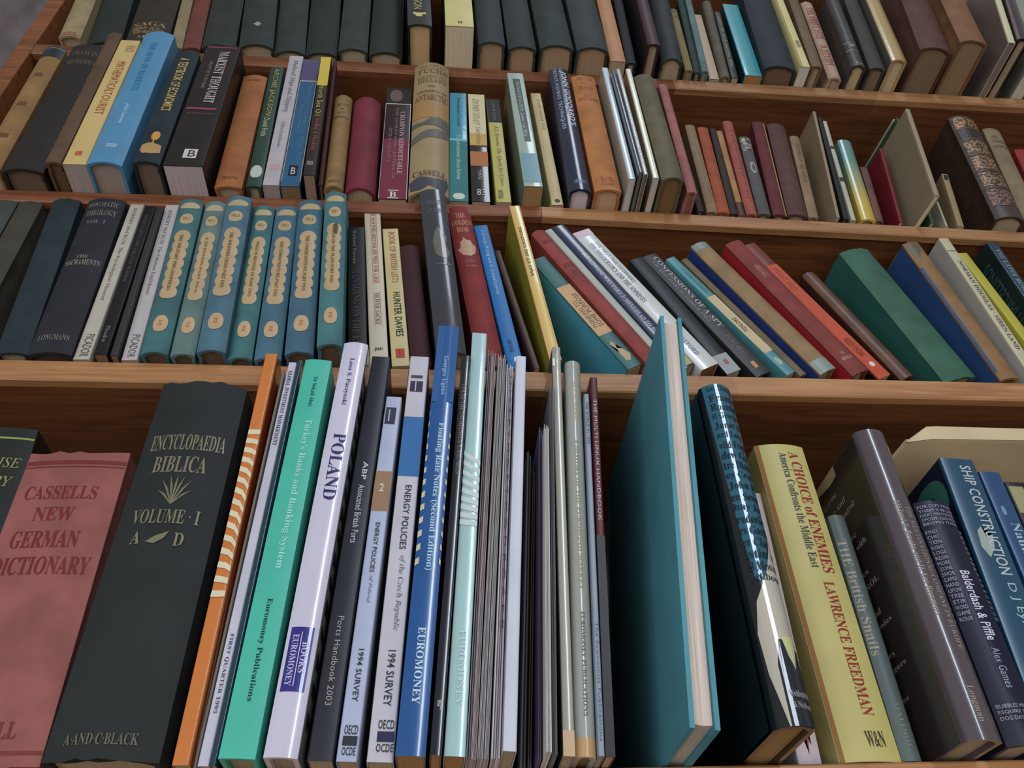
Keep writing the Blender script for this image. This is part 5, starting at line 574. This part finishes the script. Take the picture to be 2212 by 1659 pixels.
('magazine', 'M', 0.0565, -0.068, 1.4786, 3.81, 0, 0.002, 0.215, 0.18, '5c4a6e', 'magazine with a lilac cover in the bottom row', 'books on the bottom shelf in view', {'sheets': 2}, ()),
('magazine', 'M', 0.0598, -0.08, 1.4786, 3.67, 0, 0.003, 0.2082, 0.18, 'c4c0ba', 'folded white magazine with a rounded foot beside the lilac one', 'books on the bottom shelf in view', {'sheets': 5}, ()),
('magazine', 'M', 0.0635, -0.075, 1.4786, 3.83, 0, 0.0024, 0.247, 0.18, '6a6c70', 'thin stack of dark edged magazines left of the silver sleeve', 'books on the bottom shelf in view', {'sheets': 5}, ()),
('glossy_paperback', 'G', 0.0712, -0.0703, 1.4787, 3.08, 0, 0.0061, 0.2863, 0.2, '8f8b7c', 'silver grey plastic sleeve spine, highest of the central magazines', 'books on the bottom shelf in view', {}, (('R', 0, 0.955, 1, 1, 'b08a5a', 'browned_foot'), ('R', 0, 0, 0.5, 0.02, '6a6a66', 'dark_notch'), ('L', 'R', 0.86, 0.02, 0.985, 0.045, 'c0c0ba', 'white_tab'), ('L', 'R', 0.86, 0.07, 0.985, 0.1, 'c0c0ba', 'white_tab'), ('L', 'R', 0.86, 0.125, 0.985, 0.15, 'c0c0ba', 'white_tab'), ('L', 'R', 0, 0, 1, 1, '4a4a46', 'side_cover'), ('R', 0.0, 0.04, 0.3, 0.065, 'c0c0ba', 'white_tab'))),
('jacketed_hardback', 'J', 0.0804, -0.0648, 1.4789, 3.73, 0, 0.0112, 0.2752, 0.2, '8d918a', 'silver jacketed bond market history with gold lettering', 'books on the bottom shelf in view', {'page': '8f6f42', 'bulge': 0.3}, (('T', 'IAN M. KERR', 0.46, 0.07, 0.64, 0.2, 'b5a24a', 'b', 'd', 'author_name'), ('T', 'A HISTORY OF THE EUROBOND MARKET', 0.44, 0.26, 0.66, 0.66, '8a8152', 'r', 'd', 'title'), ('T', 'EUROMONEY PUBLICATIONS', 0.44, 0.71, 0.66, 0.925, '54564e', 'b', 'd', 'publisher_name'), ('R', 0, 0.965, 1, 1, 'b08a5a', 'browned_foot'))),
('paperback_book', 'P', 0.088, -0.07, 1.4786, 3.97, 0, 0.0033, 0.2426, 0.2, '7d8a9a', 'thin grey blue yearbook squeezed beside the silver bond history', 'books on the bottom shelf in view', {}, (('T', 'THE WORLD IN 1993', 0.25, 0.03, 0.75, 0.18, '23262e', 's', 'd', 'title'), ('T', 'The Economist Publications', 0.3, 0.7, 0.8, 0.97, '4a4a6a', 's', 'd', 'publisher_name'))),
('paperback_book', 'P', 0.0929, -0.068, 1.4787, 4.2, 0, 0.0051, 0.2601, 0.2, '4a1016', 'maroon glossy computing handbook with white title', 'books on the bottom shelf in view', {}, (('T', 'THE MULTI LINUX HANDBOOK', 0.3, 0.08, 0.75, 0.46, 'a89a9a', 's', 'd', 'title'), ('R', 0.0, 0.82, 1, 0.823, '8a8a8a', 'white_rule'), ('R', 0, 0.5, 1, 1, '16100f', 'black_lower_panel'))),
('hardback_book', 'F', 0.1326, -0.107, 1.4793, 6.28, 0, 0.0151, 0.285, 0.22, '428896', 'big teal cloth hardback turned fore-edge outwards, jutting far forward', 'books on the bottom shelf in view', {'page': 'a89c94'}, ()),
('jacketed_hardback', 'J', 0.1782, -0.104, 1.4787, 1.22, 0, 0.021, 0.2189, 0.2, '0e1113', 'glossy teal book printed with rows of first names over a white bird picture', 'books on the bottom shelf in view', {'page': '8d6f42', 'bulge': 0.3}, (('P', ((0.06, 0), (1, 0), (1, 0.66), (0.7, 0.66), (0.3, 0.64), (0.2, 0.5), (0.13, 0.25)), '12546a', 'teal_panel'), ('T', 'im Doug', 0.16, 0.006, 0.98, 0.031, '061a22', 'b', 'h', 'name_row'), ('T', 'Frank', 0.16, 0.041, 0.98, 0.066, '061a22', 'b', 'h', 'name_row'), ('T', 'Roanld', 0.16, 0.075, 0.98, 0.1, '061a22', 'b', 'h', 'name_row'), ('T', 'il George', 0.16, 0.11, 0.98, 0.135, '061a22', 'b', 'h', 'name_row'), ('T', 'Janet S', 0.16, 0.144, 0.98, 0.169, '061a22', 'b', 'h', 'name_row'), ('T', 'ard Lucy', 0.16, 0.179, 0.98, 0.204, '061a22', 'b', 'h', 'name_row'), ('T', 'vild Fred', 0.16, 0.213, 0.98, 0.238, '061a22', 'b', 'h', 'name_row'), ('T', 'dew Ga', 0.16, 0.248, 0.98, 0.273, '061a22', 'b', 'h', 'name_row'), ('T', 'tre Dian', 0.16, 0.282, 0.98, 0.307, '061a22', 'b', 'h', 'name_row'), ('T', 'ey Crai', 0.16, 0.317, 0.98, 0.342, '061a22', 'b', 'h', 'name_row'), ('T', 'John P', 0.16, 0.351, 0.98, 0.376, '061a22', 'b', 'h', 'name_row'), ('T', 'en Sewe', 0.16, 0.386, 0.98, 0.411, '061a22', 'b', 'h', 'name_row'), ('T', 'hay Je', 0.16, 0.42, 0.98, 0.445, '061a22', 'b', 'h', 'name_row'), ('T', 'rederic', 0.16, 0.455, 0.98, 0.48, '061a22', 'b', 'h', 'name_row'), ('T', 'rs Gard', 0.16, 0.489, 0.98, 0.514, '061a22', 'b', 'h', 'name_row'), ('T', 'er Clar', 0.16, 0.524, 0.98, 0.549, '061a22', 'b', 'h', 'name_row'), ('T', 'istina', 0.16, 0.558, 0.98, 0.583, '061a22', 'b', 'h', 'name_row'), ('T', 'el Monn', 0.16, 0.593, 0.98, 0.618, '061a22', 'b', 'h', 'name_row'), ('T', 'yckbou', 0.16, 0.627, 0.98, 0.652, '061a22', 'b', 'h', 'name_row'), ('P', ((0.62, 0.62), (0.85, 0.56), (1, 0.5), (1, 1), (0.3, 1), (0.12, 0.88), (0.08, 0.78), (0.2, 0.7)), 'a8a294', 'white_bird_body'), ('P', ((0.34, 0.86), (0.48, 0.8), (0.58, 0.8), (0.66, 0.84), (0.8, 0.87), (0.92, 0.82), (1, 0.82), (1, 1), (0.34, 1)), '10171c', 'dark_wing'), ('P', ((0.56, 0.795), (0.98, 0.785), (0.84, 0.83), (0.78, 0.87), (0.7, 0.835)), 'b5ba78', 'yellow_throat'), ('T', 'Weidenfeld', 0.45, 0.92, 0.99, 0.935, '8a8f94', 'r', 'h', 'publisher_name'), ('T', '& Nicolson', 0.5, 0.945, 0.99, 0.96, '8a8f94', 'r', 'h', 'publisher_name'), ('L', 'R', 0, 0, 1, 1, '0b0d0f', 'side_cover'))),
('paperback_book', 'P', 0.2105, -0.04, 1.4788, 2.73, 0, 0.0138, 0.1805, 0.15, 'b8a8ae', 'pinkish white paperback with a small red figure, between the names book and the yellow one', 'books on the bottom shelf in view', {}, (('P', ((0.5, 0.85), (0.56, 0.88), (0.7, 0.86), (0.6, 0.9), (0.72, 0.93), (0.62, 0.92), (0.55, 0.96), (0.55, 0.91), (0.42, 0.91), (0.55, 0.89)), '8a2f3a', 'red_figure'),)),
('jacketed_hardback', 'K', 0.2416, -0.0475, 1.4787, 0.77, 0, 0.0357, 0.2147, 0.18, 'b0a65c', 'wide pale yellow history book with red capitals on enemies and choice', 'books on the bottom shelf in view', {'bulge': 0.1}, (('T', 'A CHOICE of ENEMIES', 0.62, 0.03, 0.84, 0.47, '8a1c1c', 'b', 'd', 'title'), ('T', 'America Confronts the Middle East', 0.42, 0.035, 0.58, 0.455, '232a3a', 'b', 'd', 'title'), ('T', 'LAWRENCE FREEDMAN', 0.55, 0.5, 0.75, 0.885, '8a241c', 'b', 'd', 'author_name'), ('T', 'W&N', 0.48, 0.925, 0.8, 0.965, '3a3020', 'b', 'h', 'publisher_name'), ('R', 0, 0, 0.08, 1, '8a5a1c', 'brown_edge'))),
('jacketed_hardback', 'K', 0.2652, -0.0479, 1.4787, 1.66, 0, 0.0112, 0.1569, 0.15, '4d5a58', 'grey teal jacketed book on British snails, mostly hidden', 'books on the bottom shelf in view', {'bulge': 0.2}, (('T', 'THE British Snails', 0.05, 0.12, 0.55, 0.62, '8a8478', 'b', 'd', 'title'), ('T', 'OXFORD', 0.4, 0.8, 0.65, 0.95, '6a706a', 'b', 'd', 'publisher_name'))),
('jacketed_hardback', 'J', 0.2897, -0.0794, 1.4788, 1.52, 0, 0.0213, 0.2036, 0.19, '4a4147', 'glossy purple brown book on multinational companies, jutting forward in torn clear film', 'books on the bottom shelf in view', {'bulge': 0.25}, (('T', 'THE MULTINATIONAL COMPANY IN EUROPE', 0.62, 0.3, 0.8, 0.76, '8a7f70', 'r', 'd', 'title'), ('T', 'Michael Z. Brooke and H. Lee Remmers', 0.36, 0.28, 0.52, 0.66, '8a7f70', 'r', 'd', 'title'), ('T', 'Longman', 0.4, 0.86, 0.62, 0.955, '8a7f70', 'r', 'd', 'publisher_name'), ('L', 'R', 0, 0, 1, 1, '2c2522', 'side_cover'), ('L', 'P', ((0.42, 0.0), (0.8, 0.0), (0.8, 0.045), (0.74, 0.05), (0.55, 0.025)), 'a08a68', 'torn_patch'), ('L', 'T', 'a survey of the', 0.55, 0.09, 0.76, 0.11, '8f8b82', 'r', 'h', 'blurb_line'), ('L', 'T', 'structure and', 0.55, 0.135, 0.81, 0.155, '8f8b82', 'r', 'h', 'blurb_line'), ('L', 'T', 'methods of control', 0.55, 0.18, 0.86, 0.2, '8f8b82', 'r', 'h', 'blurb_line'), ('L', 'T', 'that firms apply', 0.55, 0.225, 0.76, 0.245, '8f8b82', 'r', 'h', 'blurb_line'), ('L', 'T', 'both at home', 0.55, 0.27, 0.81, 0.29, '8f8b82', 'r', 'h', 'blurb_line'), ('L', 'T', 'in countries with', 0.55, 0.315, 0.86, 0.335, '8f8b82', 'r', 'h', 'blurb_line'), ('L', 'T', 'international', 0.55, 0.36, 0.76, 0.38, '8f8b82', 'r', 'h', 'blurb_line'), ('L', 'T', 'subsidiaries', 0.55, 0.405, 0.81, 0.425, '8f8b82', 'r', 'h', 'blurb_line'), ('L', 'T', 'TO CONTROL', 0.55, 0.45, 0.86, 0.47, '8f8b82', 'r', 'h', 'blurb_line'), ('L', 'T', 'relations between', 0.55, 0.495, 0.76, 0.515, '8f8b82', 'r', 'h', 'blurb_line'), ('L', 'T', 'head office and', 0.55, 0.54, 0.81, 0.56, '8f8b82', 'r', 'h', 'blurb_line'), ('L', 'T', 'the companies', 0.55, 0.585, 0.86, 0.605, '8f8b82', 'r', 'h', 'blurb_line'), ('L', 'T', 'overseas based', 0.55, 0.63, 0.76, 0.65, '8f8b82', 'r', 'h', 'blurb_line'), ('L', 'T', 'on interviews', 0.55, 0.675, 0.81, 0.695, '8f8b82', 'r', 'h', 'blurb_line'), ('L', 'T', 'with managers', 0.55, 0.72, 0.86, 0.74, '8f8b82', 'r', 'h', 'blurb_line'), ('L', 'T', 'EUROPEAN', 0.55, 0.765, 0.76, 0.785, '8f8b82', 'r', 'h', 'blurb_line'), ('L', 'T', 'of many firms', 0.55, 0.81, 0.81, 0.83, '8f8b82', 'r', 'h', 'blurb_line'))),
('jacketed_hardback', 'K', 0.3205, -0.0695, 1.4788, 1.64, 0, 0.0243, 0.1533, 0.16, '13142a', 'navy book covered in tiny white print, titled around an ampersand', 'books on the bottom shelf in view', {'bulge': 0.2}, (('E', 0.3, 0.3, 0.85, 0.84, '0c0f2c', 'navy_oval'), ('T', 'Balderdash & Piffle', 0.42, 0.33, 0.68, 0.62, 'b8bcc8', 'S', 'd', 'title'), ('T', 'Alex Games', 0.42, 0.65, 0.62, 0.8, '8a8ea0', 's', 'd', 'author_name'), ('T', 'FOR CUPS WHAT', 0.04, 0.02, 0.97, 0.034, '8f92a5', 's', 'h', 'tiny_print_row'), ('T', 'THERE IS BE LINE', 0.04, 0.041, 0.97, 0.055, '8f92a5', 's', 'h', 'tiny_print_row'), ('T', 'NEXT MENTIONED', 0.04, 0.061, 0.97, 0.075, '8f92a5', 's', 'h', 'tiny_print_row'), ('T', 'SPOOR EGG MOD', 0.04, 0.082, 0.97, 0.096, '8f92a5', 's', 'h', 'tiny_print_row'), ('T', 'BROMO ITALIC', 0.04, 0.102, 0.97, 0.116, '8f92a5', 's', 'h', 'tiny_print_row'), ('T', 'FIND', 0.02, 0.14, 0.27, 0.156, '8f92a5', 's', 'h', 'tiny_print_row'), ('T', 'CHIC', 0.02, 0.164, 0.27, 0.18, '8f92a5', 's', 'h', 'tiny_print_row'), ('T', 'TEEN', 0.02, 0.188, 0.27, 0.204, '8f92a5', 's', 'h', 'tiny_print_row'), ('T', 'RIGHT', 0.02, 0.212, 0.27, 0.228, '8f92a5', 's', 'h', 'tiny_print_row'), ('T', 'LOGS', 0.02, 0.236, 0.27, 0.252, '8f92a5', 's', 'h', 'tiny_print_row'), ('T', 'RESIN', 0.02, 0.26, 0.27, 0.276, '8f92a5', 's', 'h', 'tiny_print_row'), ('T', 'MORE', 0.02, 0.284, 0.27, 0.3, '8f92a5', 's', 'h', 'tiny_print_row'), ('T', 'ZONE', 0.02, 0.308, 0.27, 0.324, '8f92a5', 's', 'h', 'tiny_print_row'), ('T', 'SHOE', 0.02, 0.332, 0.27, 0.348, '8f92a5', 's', 'h', 'tiny_print_row'), ('T', 'CAMO', 0.02, 0.356, 0.27, 0.372, '8f92a5', 's', 'h', 'tiny_print_row'), ('T', 'HAND', 0.02, 0.38, 0.27, 0.396, '8f92a5', 's', 'h', 'tiny_print_row'), ('T', 'UPON', 0.02, 0.404, 0.27, 0.42, '8f92a5', 's', 'h', 'tiny_print_row'), ('T', 'TREE', 0.02, 0.428, 0.27, 0.444, '8f92a5', 's', 'h', 'tiny_print_row'), ('T', 'STIR', 0.02, 0.452, 0.27, 0.468, '8f92a5', 's', 'h', 'tiny_print_row'), ('T', 'WORD', 0.02, 0.476, 0.27, 0.492, '8f92a5', 's', 'h', 'tiny_print_row'), ('T', 'GAME', 0.02, 0.5, 0.27, 0.516, '8f92a5', 's', 'h', 'tiny_print_row'), ('T', 'ROUX', 0.02, 0.524, 0.27, 0.54, '8f92a5', 's', 'h', 'tiny_print_row'), ('T', 'OF', 0.87, 0.14, 0.99, 0.156, '8f92a5', 's', 'h', 'tiny_print_row'), ('T', 'ME', 0.87, 0.164, 0.99, 0.18, '8f92a5', 's', 'h', 'tiny_print_row'), ('T', 'IT', 0.87, 0.188, 0.99, 0.204, '8f92a5', 's', 'h', 'tiny_print_row'), ('T', 'SO', 0.87, 0.212, 0.99, 0.228, '8f92a5', 's', 'h', 'tiny_print_row'), ('T', 'UP', 0.87, 0.236, 0.99, 0.252, '8f92a5', 's', 'h', 'tiny_print_row'), ('T', 'AS', 0.87, 0.26, 0.99, 0.276, '8f92a5', 's', 'h', 'tiny_print_row'), ('T', 'IN', 0.87, 0.284, 0.99, 0.3, '8f92a5', 's', 'h', 'tiny_print_row'), ('T', 'BY', 0.87, 0.308, 0.99, 0.324, '8f92a5', 's', 'h', 'tiny_print_row'), ('T', 'GO', 0.87, 0.332, 0.99, 0.348, '8f92a5', 's', 'h', 'tiny_print_row'), ('T', 'NO', 0.87, 0.356, 0.99, 0.372, '8f92a5', 's', 'h', 'tiny_print_row'), ('T', 'OR', 0.87, 0.38, 0.99, 0.396, '8f92a5', 's', 'h', 'tiny_print_row'), ('T', 'AN', 0.87, 0.404, 0.99, 0.42, '8f92a5', 's', 'h', 'tiny_print_row'), ('T', 'DO', 0.87, 0.428, 0.99, 0.444, '8f92a5', 's', 'h', 'tiny_print_row'), ('T', 'HE', 0.87, 0.452, 0.99, 0.468, '8f92a5', 's', 'h', 'tiny_print_row'), ('T', 'WE', 0.87, 0.476, 0.99, 0.492, '8f92a5', 's', 'h', 'tiny_print_row'), ('T', 'US', 0.87, 0.5, 0.99, 0.516, '8f92a5', 's', 'h', 'tiny_print_row'), ('T', 'MY', 0.87, 0.524, 0.99, 0.54, '8f92a5', 's', 'h', 'tiny_print_row'), ('T', 'BUBBLES MUTTON', 0.04, 0.86, 0.97, 0.874, '8f92a5', 's', 'h', 'tiny_print_row'), ('T', 'ESQUIRE SQUASH', 0.04, 0.881, 0.97, 0.895, '8f92a5', 's', 'h', 'tiny_print_row'), ('T', 'DOG DAYS PHONEY', 0.04, 0.902, 0.97, 0.916, '8f92a5', 's', 'h', 'tiny_print_row'))),
('glossy_paperback', 'G', 0.3469, -0.065, 1.4794, 4.43, 0, 0.0239, 0.1939, 0.16, '10405a', 'thick blue green ship construction textbook with white capitals', 'books on the bottom shelf in view', {}, (('T', 'SHIP CONSTRUCTION', 0.5, 0.03, 0.82, 0.46, 'a5adb2', 'S', 'd', 'title'), ('T', 'D J Eyres', 0.5, 0.49, 0.78, 0.68, '8ab0b0', 's', 'd', 'author_name'), ('P', ((0.3, 0.3), (0.45, 0.28), (0.5, 0.32), (0.7, 0.31), (0.62, 0.36), (0.4, 0.4), (0.25, 0.36)), '8a9890', 'pale_emblem'), ('L', 'R', 0, 0, 1, 1, '0c1c30', 'side_cover'), ('L', 'E', 0.7, 0.04, 0.97, 0.22, '2a6a5c', 'green_ring'), ('L', 'E', 0.8, 0.1, 0.88, 0.16, '0c1c30', 'ring_hole'))),
('glossy_paperback', 'G', 0.3746, -0.06, 1.479, 3.43, 0, 0.015, 0.1867, 0.15, '17406a', 'sky blue paperback with pale rings, right of the ship textbook', 'books on the bottom shelf in view', {}, (('T', 'Nautical', 0.45, 0.22, 0.85, 0.42, '8fa8b8', 'b', 'd', 'title'), ('E', 0.3, 0.15, 0.5, 0.19, '5f88a0', 'pale_ring'))),
('paperback_book', 'P', 0.3929, -0.06, 1.4789, 2.82, 0, 0.0167, 0.1782, 0.15, '1a1a18', 'dark illustrated book at the right edge of the bottom row', 'books on the bottom shelf in view', {}, (('R', 0.08, 0.02, 0.7, 0.14, '8f8a60', 'pale_picture'),))]

for bi, (name, kind, bx, by, bz, lean, yaw, t, h, d, hexc, label, group, opt, dec) in enumerate(BOOKS):
    rnd = random.Random(bi*13+5)
    root = bpy.data.objects.new(name, None); root.empty_display_size = .02
    col.objects.link(root)
    root.matrix_world = Matrix.Translation((bx, by, bz)) @ Matrix.Rotation(math.radians(yaw), 4, 'Z') @ Matrix.Rotation(math.radians(lean), 4, 'Y')
    root['label'] = label; root['group'] = group
    root['category'] = 'magazine' if name == 'magazine' else ('folder' if name == 'paper_folder' else 'book')
    bl = opt.get('bulge', .14 if kind in 'HJKL' else 0) * t
    if kind == 'M':
        n = opt.get('sheets', 2)
        bl = 0
        lt = t/n
        for k in range(n):
            lth = lt*rnd.uniform(.82, .97)
            xc = -t/2 + lt*(k+.5)
            y0 = rnd.uniform(0, .003); hh = h*(1-rnd.uniform(0, .02)) if k else h
            bow = rnd.uniform(-.15, .15)*lt; top = rnd.uniform(0, .2)*lt
            vs, fs = [], []
            NZ = 6
            for q in range(NZ+1):
                w = q/NZ; xx = xc + bow*math.sin(w*PI) + top*w*w*.5
                for (x, y) in ((-lth/2, d), (-lth/2, .0008+y0), (-lth*.2, y0), (lth*.2, y0), (lth/2, .0008+y0), (lth/2, d)):
                    vs.append((xx+x, y, hh*w))
            for q in range(NZ):
                for i in range(6):
                    fs.append((q*6+i, q*6+(i+1) % 6, (q+1)*6+(i+1) % 6, (q+1)*6+i))
            fs.append(tuple(range(6))); fs.append(tuple(range(NZ*6, NZ*6+6)))
            c0 = [int(hexc[i:i+2], 16) for i in (0, 2, 4)]; g = rnd.uniform(.84, 1.12)
            hx = ''.join('%02x' % max(0, min(255, int(c*g)//12*12)) for c in c0)
            link('leaf' if k else 'cover', fix(mesh_of('leaf', vs, fs)), root, book_mat(hexc if k == 0 else hx, 'M'))
    else:
        vs, fs, ct, bl = build_cover(t, h, d, kind, bl, opt.get('worn', .35 if kind in 'HL' else 0), rnd)
        pv, pf = build_pages(t, h, d, kind, bl, ct)
        if kind == 'F':
            vs = [(x, d-y, z) for x, y, z in vs]; pv = [(x, d-y, z) for x, y, z in pv]
        link('cover', fix(mesh_of('cover', vs, fs), .9), root, book_mat(hexc, kind, opt.get('grad')))
        link('page_block', fix(mesh_of('page_block', pv, pf)), root, page_mat(opt.get('page', '8f7f68')))
    dk = kind if kind in 'PGJKLM' else 'P'
    for di, dd in enumerate(dec):
        side = 'S'
        if dd[0] in 'Lr' and not isinstance(dd[1], (int, float)) and dd[1] in ('R', 'E', 'P', 'T'):
            side = dd[0]; dd = dd[1:]
        ty = dd[0]; off = .00012 + .00004*di
        if ty == 'T':
            _, s, u0, v0, u1, v1, c, f, r, nm = dd
            gv, fs = text_shape(s, f)
            if r == 'd': uv = [(u0+(u1-u0)*b, v0+(v1-v0)*a) for a, b in gv]
            elif r == 'u': uv = [(u1-(u1-u0)*b, v1-(v1-v0)*a) for a, b in gv]
            else: uv = [(u0+(u1-u0)*a, v1-(v1-v0)*b) for a, b in gv]
            off += .0001
            if side == 'S' and kind not in 'PGM': uv, fs = cut_across(uv, fs)
        else:
            if ty == 'R': _, u0, v0, u1, v1, c, nm = dd; pts = [(u0, v0), (u1, v0), (u1, v1), (u0, v1)]
            elif ty == 'E':
                _, u0, v0, u1, v1, c, nm = dd
                pts = [((u0+u1)/2 + (u1-u0)/2*abs(math.cos(a))**.8*(1 if math.cos(a) > 0 else -1), (v0+v1)/2 + (v1-v0)/2*math.sin(a)) for a in [2*PI*q/18 for q in range(18)]]
            else: _, pts, c, nm = dd
            uv, fs = flat_shape([tuple(p) for p in pts], 10 if side == 'S' else 0)
        out = []
        for u, v in uv:
            if side == 'S':
                s = max(-.985, min(.985, 2*u-1)); x = s*t/2
                y = (-bl*(1-abs(s)**2.2) if kind not in 'PGM' else 0) - off
                if kind in 'PG' and abs(s) > .9: y += .0
                out.append((x, y, h*(1-v)))
            elif side == 'L':
                out.append((-t/2-off, d*(1-min(max(u, .004), .985)), h*(1-min(max(v, .004), .996))))
            else:
                out.append((t/2+off, d*min(max(u, .015), .996), h*(1-min(max(v, .004), .996))))
        hlab = None
        link(nm, mesh_of(nm, out, fs), root, gilt_mat(c) if nm in ('gilt_panel', 'gilt_ornament', 'silver_ornament') else book_mat(c, 'P' if (ty == 'T' and dk != 'G') else dk))
